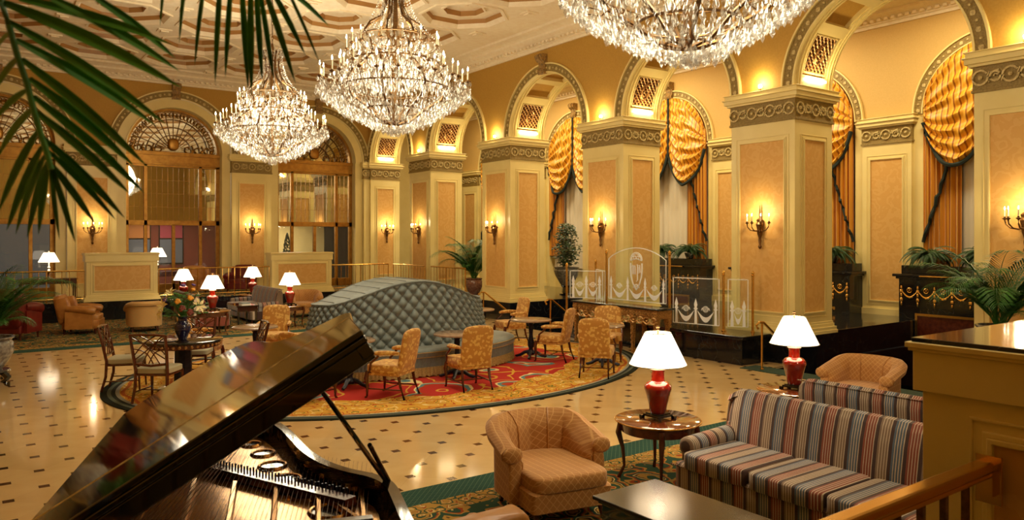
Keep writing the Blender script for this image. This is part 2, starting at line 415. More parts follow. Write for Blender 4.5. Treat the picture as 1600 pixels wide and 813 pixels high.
# far platform and the one the camera stands on
m = MB(); m.box(-1.6, 23.45, 0, 12.25, FY+4, .52); struct(m, 'floor_far_platform', 'bmarble', smooth=False)
m = MB(); m.box(-1.6, -4, 0, 3.6, 1.36, .52); m.box(3.6, -4, 0, 8.5, 1.70, .52); struct(m, 'floor_near_platform', 'bmarble', smooth=False)
m = MB(); m.box(-1.6, 23.5, .52, 12.25, FY+4, .527); struct(m, 'floor_carpet', 'carpet_far', smooth=False)

def arcs(c, R, n, z0=ZS): return [(c+R*math.cos(PI-PI*i/n), z0+R*math.sin(PI*i/n)) for i in range(n+1)]
def arch_wall(m, X, cs, R, lo, hi, zt, ax, z0=ZS, n=28):
    """one face of an arched wall: X plane, arch centres cs, between lo and hi; ax tells which axis X is on"""
    P = (lambda a, z: (X, a, z)) if ax == 'x' else (lambda a, z: (a, X, z))
    prev = lo
    for c in cs:
        if c-R > prev: m.add([P(prev, z0), P(c-R, z0), P(c-R, zt), P(prev, zt)], [(0, 1, 2, 3)])
        pts = arcs(c, R, n, z0)
        for (a0, h0), (a1, h1) in zip(pts, pts[1:]): m.add([P(a0, h0), P(a1, h1), P(a1, zt), P(a0, zt)], [(0, 1, 2, 3)])
        prev = c+R
    if hi > prev: m.add([P(prev, z0), P(hi, z0), P(hi, zt), P(prev, zt)], [(0, 1, 2, 3)])
BAY = [(PC[i]+PC[i+1])/2 for i in range(len(PC)-1)]+[PC[-1]+SP/2]
BAY = [b for b in BAY if b < 25]
m = MB(); arch_wall(m, AX, BAY, AR, -1.3, FY, ZT, 'x'); struct(m, 'wall_right', 'ochre', smooth=False)
m = MB(); arch_wall(m, AX+AD, BAY, AR, -1.3, FY, ZT, 'x'); struct(m, 'wall_right_aisle_side', 'ochre_soft', smooth=False)

def band(m, c, R0, R1, x0, x1, ax, z0=ZS, n=40, a0=0., a1=PI):
    """half-ring of rectangular section between radii R0,R1 and planes x0,x1"""
    P = (lambda a, z, x: (x, a, z)) if ax == 'x' else (lambda a, z, x: (a, x, z))
    vs = []; fs = []
    for i in range(n+1):
        t_ = a0+(a1-a0)*i/n; cc, ss = math.cos(t_), math.sin(t_)
        vs += [P(c+R0*cc, z0+R0*ss, x0), P(c+R1*cc, z0+R1*ss, x0), P(c+R1*cc, z0+R1*ss, x1), P(c+R0*cc, z0+R0*ss, x1)]
    for i in range(n):
        for k in range(4): q = (k+1) % 4; fs.append((i*4+k, i*4+q, i*4+4+q, i*4+4+k))
    fs += [(0, 1, 2, 3), tuple(n*4+k for k in (3, 2, 1, 0))]
    m.add(vs, fs)
def arch_trim(c, R, X, s, ax, z0=ZS, wd=.25):
    m = MB(); band(m, c, R, R+wd*.12, X, X+s*.05, ax, z0); band(m, c, R+wd*.86, R+wd, X, X+s*.07, ax, z0)
    struct(m, 'trim_arch_edge', 'cream')
    m = MB(); band(m, c, R+wd*.12, R+wd*.86, X, X+s*.03, ax, z0); m.mi = 1
    n = int(PI*R/.13)
    for i in range(n+1):                             # carved leaf and bead run
        t_ = PI*(i+.5)/(n+1); r_ = R+wd*(.5 if i % 2 else .46)
        a, z = c+r_*math.cos(t_), z0+r_*math.sin(t_)
        p = (X+s*.035, a, z) if ax == 'x' else (a, X+s*.035, z)
        m.pill(*p, .05, .05, .05, .9, 6, 5) if i % 2 else m.pill(*p, .035 if ax == 'x' else .09, .09 if ax == 'x' else .035, .09, .8, 6, 5)
    struct(m, 'trim_archivolt', ['frieze', 'frieze_hi'])
    # keystone bracket at the crown
    m = MB(); z = z0+R
    prof = [(0, -.02), (.10, -.03), (.13, .05), (.07, .14), (.09, .26), (.19, .33), (.22, .42), (.17, .47), (0, .47)]
    for k in (-1, 1, 0):
        wdt = .12 if k else .1; off = k*.0; ww = .12 if k == 0 else .085
        vs = [(o_*(1.15 if k == 0 else 1), h_) for o_, h_ in prof]
        c0, c1 = (c-.06, c+.06) if k == 0 else ((c+k*.06, c+k*.125) if k > 0 else (c-.125, c-.06))
        if ax == 'x': m.add([(X+s*o_, q, z+h_) for q in (c0, c1) for o_, h_ in vs], [tuple(range(9)), tuple(range(17, 8, -1))]+[(i, i+1, i+10, i+9) for i in range(8)])
        else: m.add([(q, X+s*o_, z+h_) for q in (c0, c1) for o_, h_ in vs], [tuple(range(9)), tuple(range(17, 8, -1))]+[(i, i+1, i+10, i+9) for i in range(8)])
    struct(m, 'trim_keystone', 'bracket', smooth=False, bevel=.006)
for b in BAY[1:]: arch_trim(b, AR, AX, -1, 'x')

def soffit(c):
    """coffered underside: raised ribs around recessed ochre panels, fretwork grilles above the springing"""
    m = MB(); band(m, c, AR+.10, AR+.13, AX+.0, AX+AD, 'x'); struct(m, 'trim_soffit_panel', 'ochre')
    m = MB()
    for x0, x1 in ((AX, AX+.2), (AX+AD-.2, AX+AD)): band(m, c, AR, AR+.12, x0, x1, 'x')
    for x0, x1 in ((AX+.06, AX+.08), (AX+.13, AX+.15), (AX+AD-.15, AX+AD-.13), (AX+AD-.08, AX+AD-.06)): band(m, c, AR-.02, AR, x0, x1, 'x')
    gaps = [(9, 38), (46, 66), (74, 106), (114, 134), (142, 171)]; e = 0
    for g0, g1 in gaps+[(180, 180)]:
        band(m, c, AR+.0, AR+.12, AX+.2, AX+AD-.2, 'x', n=4, a0=math.radians(e), a1=math.radians(g0)); e = g1
    for g0, g1 in gaps:                              # fine inner moulding of each coffer
        for x0, x1 in ((AX+.2, AX+.225), (AX+AD-.225, AX+AD-.2)): band(m, c, AR+.03, AR+.11, x0, x1, 'x', n=8, a0=math.radians(g0), a1=math.radians(g1))
    struct(m, 'trim_soffit_rib', 'cream')
for b in BAY: soffit(b)
def grille(c, side, label):
    """curved fretwork vent with an oval monogram; side=+1 rises from the pier further away"""
    R = AR+.03; x0, x1 = AX+.25, AX+AD-.25; A0, A1 = math.radians(11), math.radians(37)
    root = thing('soffit_grille', label, 'grille', (0, 0, 0), 0, 'fretwork grilles in the arch soffits')
    root.location = (AX+AD/2, c+side*R*math.cos(A0), ZS+R*math.sin(A0)); org = root.location
    def P(x, t_, dr=0): a = A0+(A1-A0)*t_; return (x-org.x, c+side*(R+dr)*math.cos(a)-org.y, ZS+(R+dr)*math.sin(a)-org.z)
    fr = MB()
    for x in (x0, x1): fr.tube([P(x, k/8) for k in range(9)], .022, 4)
    for t_ in (0, 1): fr.tube([P(x0, t_), P(x1, t_)], .022, 4)
    fr.build('frame', 'frieze_hi', root)
    ft = MB(); L = R*(A1-A0); W = x1-x0; n = 6
    for k in range(-9, 10):
        for sg in (1, -1):
            pts = []
            for j in range(13):
                t_ = j/12; x = x0+W*((k/n)+(t_*L/W if sg > 0 else 1-t_*L/W))
                if x0 <= x <= x1: pts.append(P(x, t_))
            if len(pts) > 1: ft.tube(pts, .014, 4)
    ft.build('fretwork', 'goldwood', root)
    mo = MB(); mo.tube([P((x0+x1)/2+.11*math.cos(q), .5+.17/L*math.sin(q), -.015) for q in [2*PI*i/20 for i in range(20)]], .018, 4, True)
    mo.tube([P((x0+x1)/2+.05*math.sin(5*q), .5+(.1*q-.1)/L, -.015) for q in [2*i/16 for i in range(17)]], .012, 4)
    mo.build('monogram', 'goldwood', root)
    bk = MB(); bk.grid(lambda a, b: P(x0+W*a, b, .05), 2, 6); bk.build('backing', 'mahog', root)
    lp = MB(); q0 = math.radians(7.2)
    lp.cbox(0, side*(AR-.03)*math.cos(q0)+c-org.y, ZS+(AR-.03)*math.sin(q0)-org.z-.02, .58, .05, .04)
    s2 = thing('cove_lamp', label.replace('fretwork grille', 'glowing strip lamp'), 'lamp', org, 0, 'strip lamps under the grilles')
    lp.build('lamp_strip', 'striplamp', s2)
    light('AREA', (org.x, c+side*(AR-.1)*math.cos(q0), ZS+.16), 9, (1, .78, .42), .5, rot=(PI, 0, 0), name='cove_light', sy=.1)
ordn = ['first', 'second', 'third', 'fourth', 'fifth']
for i, b in enumerate(BAY[1:]):
    grille(b, 1, f'fretwork grille in the soffit of the {ordn[i]} arch from the right edge')

def ring_frieze(m, p0, p1, nrm, n):
    """alternating wreath rings and scroll whorls between p0 and p1 along a face"""
    p0, p1, nv = Vector(p0), Vector(p1), Vector(nrm); d = (p1-p0)/n
    for i in range(n):
        c = p0+d*(i+.5)+nv*.03; dd = d.normalized(); up = Vector((0, 0, 1))
        r = .105 if i % 2 == 0 else .07
        m.tube([c+dd*r*math.cos(q)+up*r*math.sin(q) for q in [2*PI*k/12 for k in range(12)]], .02, 4, True)
        if i % 2 == 0: m.pill(*c, .07, .07, .07, 1, 6, 5)
        else:
            m.tube([c+dd*(.02+.014*q)*math.cos(q*1.4)+up*(.02+.014*q)*math.sin(q*1.4)+dd*0 for q in range(0, 7)], .014, 4)
            for s_ in (-1, 1): m.tube([c+dd*s_*.08+up*.08, c+dd*s_*.11, c+dd*s_*.08-up*.08], .014, 4)
def entab(x0, y0, x1, y1, sides, lab='trim_entablature'):
    """frieze, ledges and cornice wrapping a rectangular pier"""
    m = MB()
    for o_, z0, z1 in ((.03, 4.41, 4.45), (.015, 4.45, 4.79), (.06, 4.79, 4.83), (.10, 4.83, 4.91), (.13, 4.91, 4.93), (.09, 4.93, 5.0), (.11, 5.0, 5.015)):
        m.mi = 1 if z1 <= 4.79 else 0
        m.box(x0-o_, y0-o_, z0, x1+o_, y1+o_, z1)
    struct(m, lab, ['cream', 'frieze'], smooth=False, bevel=.004)
    m = MB(); z = 4.62
    w_, h_ = y1-y0, x1-x0; ny, nx = max(2, int(w_/.22)), max(2, int(h_/.22)); nx += 1-nx % 2; ny += 1-ny % 2
    if 'w' in sides: ring_frieze(m, (x0, y0, z), (x0, y1, z), (-1, 0, 0), ny)
    if 's' in sides: ring_frieze(m, (x0, y0, z), (x1, y0, z), (0, -1, 0), nx)
    if m.v: struct(m, 'trim_frieze_ornament', 'frieze_hi')
def panel(m, f, a0, a1, z0, z1, fr=.045):
    """panel with moulded frame on a plane: f(a, z, out) gives the point"""
    m.mi = 1; m.add([f(a0, z0, .004), f(a1, z0, .004), f(a1, z1, .004), f(a0, z1, .004)], [(0, 1, 2, 3)])
    m.mi = 0
    for o0, o1, h in ((0, fr*.5, .03), (fr*.5, fr, .016), (fr*1.9, fr*2.2, .01)):
        A = [(a0-o1, z0-o1), (a1+o1, z0-o1), (a1+o1, z1+o1), (a0-o1, z1+o1)]; B = [(a0-o0, z0-o0), (a1+o0, z0-o0), (a1+o0, z1+o0), (a0-o0, z1+o0)]
        for k in range(4):
            q = (k+1) % 4
            m.add([f(*A[k], 0), f(*A[q], 0), f(*A[q], h), f(*A[k], h), f(*B[k], 0), f(*B[q], 0), f(*B[q], h), f(*B[k], h)],
                  [(0, 1, 2, 3), (4, 7, 6, 5), (3, 2, 6, 7)])
def pier(x0, y0, x1, y1, sides='wsn', ent='ws', base=.5):
    m = MB(); m.box(x0, y0, base, x1, y1, 4.45)
    for o_, z0, z1 in ((.075, base, .56), (.06, .56, .62), (.03, .62, .68), (.015, .68, .72)): m.box(x0-o_, y0-o_, z0, x1+o_, y1+o_, z1)
    w_ = .2*min(1, (y1-y0)/PW)+.02
    if 'w' in sides: panel(m, lambda a, z, o: (x0-o, a, z), y0+w_, y1-w_, .92, 4.06)
    if 's' in sides: panel(m, lambda a, z, o: (a, y0-o, z), x0+.27, x1-.27, .92, 4.06)
    if 'n' in sides: panel(m, lambda a, z, o: (a, y1+o, z), x0+.27, x1-.27, .92, 4.06)
    struct(m, 'pillar', ['cream', 'damask'], smooth=False, bevel=.003)
    entab(x0, y0, x1, y1, ent)
for c in PC[1:]: pier(AX, c-PW/2, AX+AD, c+PW/2)
pier(AX, FY-.2, AX+AD, FY+.3, 's', 's')
# glow lamps standing on the pier ledges
for i, c in enumerate(PC[1:]):
    nm = ['nearest', 'second nearest', 'third nearest', 'fourth nearest', 'farthest'][i]
    r_ = thing('ledge_uplight', f'small glowing uplight on the cornice ledge of the {nm} arcade pier', 'lamp', (AX-.05, c, 5.015), 0, 'uplights on the pier ledges')
    b_ = MB(); b_.lathe([(.04, 0), (.04, .02), (.02, .03), (.02, .05)], 12); b_.build('base', 'brass', r_)
    b_ = MB(); b_.pill(0, 0, .085, .07, .07, .08, .9, 10, 8); b_.build('bulb', 'striplamp', r_)
    light('POINT', (AX-.14, c, 5.16), 15, (1, .80, .44), .05, name='uplight_light')

# window wall of the aisle
WC = [2.48+SP*i for i in range(0, 6)]
m = MB(); arch_wall(m, BX, WC, 1.4, -1.3, FY+4, ZT, 'x'); struct(m, 'wall_aisle', 'ochre_soft', smooth=False)
m = MB(); prev = -1.3
for c in WC: m.box(BX, prev, -1.6, BX+.3, c-1.4, ZS); m.box(BX+.28, c-1.4, -1.6, BX+.34, c+1.4, ZT); prev = c+1.4
m.box(BX, prev, -1.6, BX+.3, FY+4, ZS); struct(m, 'wall_aisle_lower', 'cream', smooth=False)
m = MB()
m.box(BX-.07, -1, -1.55, BX-.004, FY, .5); struct(m, 'baseboard_aisle', 'bmarble', smooth=False)
for c in WC: arch_trim(c, 1.4, BX, -1, 'x', wd=.22)
for c in WC:                                         # pilasters between the windows
    y0, y1 = c+1.62, c+SP-1.62
    m = MB(); m.box(BX-.08, y0, .5, BX, y1, 4.45); m.box(BX-.12, y0-.04, .5, BX, y1+.04, .66)
    panel(m, lambda a, z, o: (BX-.08-o, a, z), y0+.2, y1-.2, .85, 4.06)
    struct(m, 'pillar_pilaster', ['cream', 'damask'], smooth=False)
    entab(BX-.08, y0, BX+.05, y1, 'w')

m = MB(); m.box(12.2, FY+4, .5, BX+.3, FY+4.1, ZT); m.box(12.0, FY+.3, .5, 12.2, FY+4, ZT); struct(m, 'wall_aisle_end', 'cream', smooth=False)
# cornices and ceiling
def cornice(m, P):
    """P(out, z) -> point pairs along a run"""
    prof = [(.0, 7.10), (.05, 7.10), (.05, 7.16), (.10, 7.18), (.10, 7.24), (.20, 7.28), (.34, 7.33), (.34, 7.38), (.46, 7.42), (.60, 7.44), (.60, 7.50)]
    for (o0, z0), (o1, z1) in zip(prof, prof[1:]): m.add([P(0, o0, z0), P(1, o0, z0), P(1, o1, z1), P(0, o1, z1)], [(0, 1, 2, 3)])
m = MB()
cornice(m, lambda e, o_, z: (AX-o_, (-1.3, FY)[e], z)); cornice(m, lambda e, o_, z: ((-1.6, AX)[e], FY-o_, z))
cornice(m, lambda e, o_, z: (AX+AD+o_, (-1.3, FY+4)[e], z)); cornice(m, lambda e, o_, z: (BX-o_, (-1.3, FY+4)[e], z))
for i in range(int(27/.16)): m.box(AX-.19, -1.2+i*.16, 7.205, AX-.1, -1.12+i*.16, 7.265)
for i in range(int(13/.16)): m.box(-1.5+i*.16, FY-.19, 7.205, -1.42+i*.16, FY-.1, 7.265)
for i in range(int(26/.16)): m.box(BX-.19, i*.16, 7.205, BX-.1, i*.16+.08, 7.265)
struct(m, 'trim_cornice', 'cream_pale', smooth=False)
def octa(x, y, r, z): return [(x+r*math.cos(PI/8+k*PI/4)/math.cos(PI/8), y+r*math.sin(PI/8+k*PI/4)/math.cos(PI/8), z) for k in range(8)]
m = MB(); CP = SP/2; xs = [5.2+CP*i for i in range(-3, 3)]; ys = [15.2+CP*i for i in range(-8, 5)]
for x in xs:
    for y in ys:
        h = CP/2; o1 = octa(x, y, .93, ZT); sq = [(x+h, y+h, ZT), (x-h, y+h, ZT), (x-h, y-h, ZT), (x+h, y-h, ZT)]
        # flat field between the octagon and the square cell
        m.mi = 0; q = octa(x, y, h, ZT)
        m.add(o1+q, [(k, (k+1) % 8, 8+(k+1) % 8, 8+k) for k in range(8)])
        for k in range(4): m.add([sq[k], q[2*k], q[2*k+1]], [(0, 1, 2)])
        def wall_(r0, z0, r1, z1, mi):
            m.mi = mi; m.add(octa(x, y, r0, z0)+octa(x, y, r1, z1), [(k, (k+1) % 8, 8+(k+1) % 8, 8+k) for k in range(8)])
        wall_(.99, ZT, .99, ZT-.035, 0); wall_(.99, ZT-.035, .93, ZT-.035, 0); wall_(.93, ZT-.035, .86, ZT+.06, 0); wall_(.86, ZT+.06, .84, ZT+.16, 1); wall_(.84, ZT+.16, .50, ZT+.17, 0)
        wall_(.50, ZT+.17, .50, ZT+.13, 0); wall_(.50, ZT+.13, .45, ZT+.13, 0); wall_(.45, ZT+.13, .44, ZT+.25, 1); wall_(.44, ZT+.25, .001, ZT+.25, 0)
        m.mi = 0; m.lathe([(.001, 0), (.12, 0), (.10, -.03), (.05, -.04), (.001, -.05)][::-1], 10, x, y, ZT+.26)
        m.box(x+h-.16, y+h-.16, ZT-.03, x+h+.16, y+h+.16, ZT); m.box(x+h-.09, y+h-.09, ZT-.06, x+h+.09, y+h+.09, ZT-.03)
X0, X1, Y0, Y1 = xs[0]-CP/2, xs[-1]+CP/2, ys[0]-CP/2, ys[-1]+CP/2; m.mi = 0
for a, b, c_, d in ((-1.6, -4, X0, FY), (X1, -4, AX, FY), (X0, Y1, X1, FY), (X0, -4, X1, Y0)):
    if c_ > a and d > b: m.add([(a, b, ZT), (c_, b, ZT), (c_, d, ZT), (a, d, ZT)], [(0, 1, 2, 3)])
m.box(AX+.0, -4, ZT, BX+.3, FY+4, ZT+.05)
struct(m, 'ceiling', ['cream_pale', 'ceil_brown'], smooth=False)
# wall behind the camera's left side and behind it
m = MB(); m.box(-1.7, -4, -.1, -1.6, FY, ZT); struct(m, 'wall_left', 'ochre', smooth=False)
m = MB(); m.box(-1.6, -4.1, -.1, BX+.3, -4, ZT); struct(m, 'wall_back', 'ochre', smooth=False)

# ------------------------------------------------------------------ far wall with the three arched door bays
FC = [.77, 5.47, 10.17]; FR = 1.70
m = MB(); arch_wall(m, FY, FC, FR, -1.6, AX, ZT, 'y', 4.97); prev = -1.6
for c in FC: m.add([(prev, FY, .5), (c-FR, FY, .5), (c-FR, FY, 4.97), (prev, FY, 4.97)], [(0, 1, 2, 3)]); prev = c+FR
m.add([(prev, FY, .5), (AX, FY, .5), (AX, FY, 4.97), (prev, FY, 4.97)], [(0, 1, 2, 3)])
struct(m, 'wall_far', 'ochre', smooth=False)
for c in FC:
    arch_trim(c, FR, FY, -1, 'y', 4.97)
    m = MB(); band(m, c, 1.42, FR, FY+.02, FY+.45, 'y', 4.97); band(m, c, 1.42, 1.46, FY-.02, FY+.02, 'y', 4.97)
    for s_ in (-1, 1): m.box(min(c+s_*1.42, c+s_*FR), FY+.02, .5, max(c+s_*1.42, c+s_*FR), FY+.45, 4.97)
    struct(m, 'trim_door_reveal', 'cream')
for a, b in ((FC[0]+FR, FC[1]-FR), (FC[1]+FR, FC[2]-FR), (FC[2]+FR, AX)):
    m = MB(); m.box(a, FY-.12, .5, b, FY, 4.45); m.box(a-.04, FY-.17, .5, b+.04, FY, .7)
    if b < AX: panel(m, lambda q, z, o: (q, FY-.12-o, z), a+.25, b-.25, .92, 4.06)
    struct(m, 'pillar_far_pilaster', ['cream', 'damask'], smooth=False)
    entab(a, FY-.12, b, FY+.02, 's')
def door_bay(i, c, rich):
    y = FY+.36
    m = MB()
    for x0, x1, z0, z1 in ((-1.42, -1.3, .52, 4.97), (1.3, 1.42, .52, 4.97), (-.87, -.77, .52, 4.6), (.77, .87, .52, 4.6), (-1.42, 1.42, 2.66, 2.82), (-1.42, 1.42, 4.52, 4.6), (-.05, .05, .52, 2.7), (-1.3, 1.3, .52, .8)):
        m.box(c+x0, y-.05, z0, c+x1, y+.05, z1)
    m.box(c-1.42, y-.08, 4.6, c+1.42, y+.08, 4.96); m.box(c-1.42, y-.12, 4.88, c+1.42, y+.1, 5.0); m.box(c-1.42, y-.1, 4.58, c+1.42, y+.1, 4.64)
    band(m, c, 1.34, 1.43, y-.06, y+.06, 'y', 4.97)
    fr = struct(m, f'door_{i}', 'bronze_frame', smooth=False, bevel=.006)
    # fanlight tracery
    m = MB(); z0 = 5.0
    for k in range(1, 16):
        t_ = PI*k/16; m.tube([(c+.26*math.cos(t_), y, z0+.05+.22*math.sin(t_)), (c+1.32*math.cos(t_), y, z0+1.32*math.sin(t_))], .012, 4)
    for r_ in (.55, .8, 1.05): m.tube([(c+r_*math.cos(PI*k/24), y-.01, z0+r_*math.sin(PI*k/24)) for k in range(25)], .016, 4)
    m.mi = 1
    m.lathe([(.2, 0), (.22, .03), (.1, .05)], 16, 0, 0, 0) if False else m.pill(c, y-.03, z0+.26, .34, .08, .4, .8, 12, 8)
    for k in range(34):
        t_ = PI*(k+.5)/34; r_ = 1.2; q = Vector((c+r_*math.cos(t_), y-.02, z0+r_*math.sin(t_)))
        m.tube([q+Vector((.07*math.cos(s_), 0, .09*math.sin(s_))) for s_ in [2*PI*j/8 for j in range(8)]], .014, 4, True)
    for s_ in (-1, 1):                                # scrolls over the beam
        for q in (.45, .75, 1.05):
            m.tube([(c+s_*(q+(.05+.02*j)*math.cos(j*.9)*.9), y-.03, z0+.12+(.05+.018*j)*math.sin(j*.9)*.9) for j in range(9)], .02, 5)
            m.pill(c+s_*(q+.13), y-.03, z0+.06, .09, .05, .12, .9, 8, 6)
    struct(m, f'window_{i}_fanlight_tracery', ['antique', 'bronze_frame'])
    m = MB(); R_ = 1.36; pts = [(c+R_*math.cos(PI*k/24), z0+R_*math.sin(PI*k/24)) for k in range(25)]
    m.prism(pts, y+.03, y+.04, 'y'); m.box(c-1.3, y+.01, 2.82, c+1.3, y+.02, 4.52); struct(m, f'window_{i}_mirror', 'mirror', smooth=False)
    m = MB()                                         # thin glazing lines over the mirror
    for k in range(1, 16):
        x = c-1.3+2.6*k/16; m.box(x-.004, y-.006, 2.82, x+.004, y+.008, 4.52)
    for k in range(1, 4): m.box(c-1.3, y-.006, 2.82+.425*k-.004, c+1.3, y+.008, 2.82+.425*k+.004)
    struct(m, f'window_{i}_glazing_bars', 'bronze_frame', smooth=False)
    m = MB(); m.box(c-1.3, y, .8, c+1.3, y+.01, 2.66); struct(m, f'window_{i}_pane', 'darkpane' if i == 1 else 'pane', smooth=False)
for i, c in enumerate(FC): door_bay(i+1, c, True)
# rooms beyond the glazed doors
def back_room(x0, x1, wall, fl, nm, lp):
    m = MB(); m.box(x0, FY+4, .5, x1, FY+4.1, 3); struct(m, f'wall_{nm}_end', wall, smooth=False)
    m = MB(); m.box(x0-.05, FY+.5, .5, x0, FY+4, 3); m.box(x1, FY+.5, .5, x1+.05, FY+4, 3); m.box(x0, FY+.5, 3, x1, FY+4, 3.05); struct(m, f'wall_{nm}_shell', 'cream', smooth=False)
    light('AREA', ((x0+x1)/2, FY+2.4, 2.95), lp, (1, .85, .65), 1.2, name='back_room_light')
back_room(3.5, 7.7, plain('brick_red_wall', (140, 60, 34), .7), 0, 'bar', 40)
back_room(7.85, 12.0, 'cream', 0, 'salon', 75)
yb = FY+3.95
for k, (x, a) in enumerate(((5.05, 'orange and grey'), (6.15, 'rose and grey'))):
    r_ = thing('lit_picture_panel', f'tall lit {a} panel on the red wall behind the glass doors', 'panel', (x, yb, 1.3))
    b = MB(); b.box(-.42, 0, 0, .42, .04, 1.6); b.build('panel_frame', 'blackwood', r_)
    b = MB(); b.box(-.38, -.02, .95, .38, .01, 1.5); b.build('upper_field', plain('lit_field', (230, 150, 70) if k == 0 else (190, 70, 90), .6), r_)
    b = MB(); b.box(-.38, -.02, .05, .38, .01, .9); b.build('lower_field', plain('slate_field', (110, 120, 135), .5), r_)
for k, (x, y) in enumerate(((4.7, 27.6), (6.4, 27.9))):
    r_ = thing('bar_table', f'{"left" if k == 0 else "right"} dark wood table with cloth inside the red-walled bar', 'table', (x, y, .52))
    b = MB(); b.lathe([(.45, .70), (.45, .74)], 20); b.build('top', 'mahog', r_)
    b = MB(); b.lathe([(.25, 0), (.22, .03), (.04, .06), (.04, .7)], 12); b.build('pedestal', 'mahog', r_)
r_ = thing('topiary', 'small clipped cone tree standing behind the right glazed door', 'plant', (9.55, 27.2, .52))
b = MB(); b.lathe([(.12, 0), (.17, .32), (.18, .34)], 14); b.build('pot', 'porc', r_)
b = MB()
for k in range(260):
    z = random.random(); a = random.random()*6.3; rr = .2*(1-z)**.7*random.uniform(.75, 1.05); q = Vector((rr*math.cos(a), rr*math.sin(a), .95+z*.95))
    b.pill(*q, .05, .05, .07, 1, 5, 4)
b.build('foliage', 'fern', r_, kind='stuff'); b = MB(); b.tube([(0, 0, .3), (0, 0, 1.0)], .015); b.build('trunk', 'bark', r_)
r_ = thing('writing_desk', 'pale writing desk with a small dark chair seen through the right glass door', 'desk', (11.0, 28.3, .52))
b = MB(); b.box(-.6, -.3, .70, .6, .3, .76); b.build('top', 'cream', r_)
for sx in (-1, 1):
    for sy in (-1, 1): b = MB(); b.tube([(sx*.55, sy*.26, 0), (sx*.55, sy*.26, .7)], [.02, .03], 6); b.build('leg', 'mahog', r_)
b = MB(); b.box(-.3, .0, .76, .1, .2, .8); b.build('blotter', 'bluefab', r_)
# ------------------------------------------------------------------ window dressing and radiator cabinets
def window_dressing(i, c):
    wn = ['opposite the near landing', 'of the first arch from the right', 'of the second arch from the right', 'of the third arch from the right', 'of the fourth arch from the right', 'of the farthest arch'][i]
    # sheer
    r_ = thing('sheer_curtain', f'white sheer curtain in the window {wn}', 'curtain', (BX+.16, c, 1.2), 0, 'white sheers of the arched windows')
    b = MB(); b.grid(lambda u, v: (.02*math.sin(u*75)+.01*math.sin(u*33), -1.3+2.6*u, v*4.4), 140, 3); b.build('voile', 'sheer', r_)
    r_ = thing('window_drapery', f'amber swagged drapery in the window {wn}', 'curtain', (BX+.05, c, 1.6), 0, 'amber draperies of the arched windows'); oz = 1.6
    for s_ in (-1, 1):
        def drape(u, v):
            y = .62+.76*u; top = ZS+math.sqrt(max(0, 1.39**2-y*y))
            z = 1.62+(top-1.62)*v; return (-.03+.035*math.sin(u*42+v*.6)+.012*math.sin(u*17), s_*y, z-oz)
        b = MB(); b.grid(drape, 60, 14); b.build('side_drape', 'curtain', r_)
        def tail(u, v):
            y = .78+.60*u; zb = 4.2-2.0*u**.9; top = ZS+.35
            return (-.10+.04*math.sin(u*34)-.02*v, s_*y, zb+(top-zb)*v-oz)
        b = MB(); b.grid(tail, 50, 10); tl = b.build('tail', 'curtain', r_)
        b = MB(); b.tube([Vector(tail(k/14, 0))+Vector((-.015, 0, .04*((k % 2)-.5))) for k in range(15)], .04, 5); b.build('tail_fringe', 'trim_dark', tl)
        def low(a): return 4.78-.98*math.sin(PI*min(1, max(0, a)))**.75
        sh = .12 if s_ > 0 else 0
        def swag(u, v):
            y = 1.36*u; top = ZS+math.sqrt(max(0, 1.39**2-y*y)); lo = low(u)+(0 if s_ < 0 else .0)
            e = v**.8; z = lo+(top-lo)*v
            puff = .13*math.sin(PI*min(1, u))*(1-v)**.5+.02
            fold = .055*math.sin(v**.8*46+14*(u-.5)**2+3*s_+.7*math.sin(u*7))*(1-.5*v)+.02*math.sin(v*61+u*13)
            return (-.12-puff-fold*math.sin(PI*u)**.3, s_*y, z-oz)
        b = MB(); b.grid(swag, 40, 60); o = b.build('swag', 'swag', r_)
        uv = o.data.uv_layers.new(name='UVMap'); me = o.data
        for lp in me.loops:
            i_ = lp.vertex_index; uv.data[lp.index].uv = ((i_//60)/39, (i_ % 60)/59)
        b = MB(); b.tube([Vector(swag(k/20, 0))+Vector((-.02, 0, 0)) for k in range(21)], .045, 6); b.build('swag_fringe', 'trim_dark', o)
        if s_ < 0: b = MB(); b.tube([Vector(swag(.0, k/10))+Vector((-.03, 0, 0)) for k in range(11)], .03, 5); b.build('centre_fringe', 'trim_dark', o)
for i, c in enumerate(WC): window_dressing(i, c)

def frond(n, L, lw, droop, leafn, mb=None, lift=.9, bend=1.0, w0=.012, lean=.75, lwid=.055, t0=.22):
    """a pinnate frond leaving the origin upwards and arching over along +Y"""
    m = mb or MB(); P = []
    for k in range(n+1):
        t_ = k/n; a = lift-(lift+droop)*t_**bend
        P.append(Vector((0, 0, 0)) if k == 0 else P[-1]+Vector((0, math.cos(a), math.sin(a)))*L/n)
    m.tube(P, [w0*(1-.8*k/n) for k in range(n+1)], 4)
    for k in range(leafn):
        t_ = t0+(1-t0)*k/(leafn-1); f = t_*n; i = min(n-1, int(f)); p = P[i].lerp(P[i+1], f-i); d = (P[i+1]-P[i]).normalized()
        ln = lw*math.sin(PI*min(.97, .12+.85*t_))**.6
        for s_ in (-1, 1):
            o_ = (Vector((s_, 0, 0))*.8+d*lean+Vector((0, 0, -.12))).normalized(); up = Vector((0, 0, 1)); side = o_.cross(up).normalized()
            w_ = ln*lwid+.002; a = p; b = p+o_*ln*.5+up*.02*ln; c = p+o_*ln-up*ln*.22
            m.add([a, b+side*w_, b-side*w_, c, b+up*w_*.35], [(0, 1, 4), (0, 4, 2), (1, 3, 4), (4, 3, 2)])
    return m
FR_MESH = {}
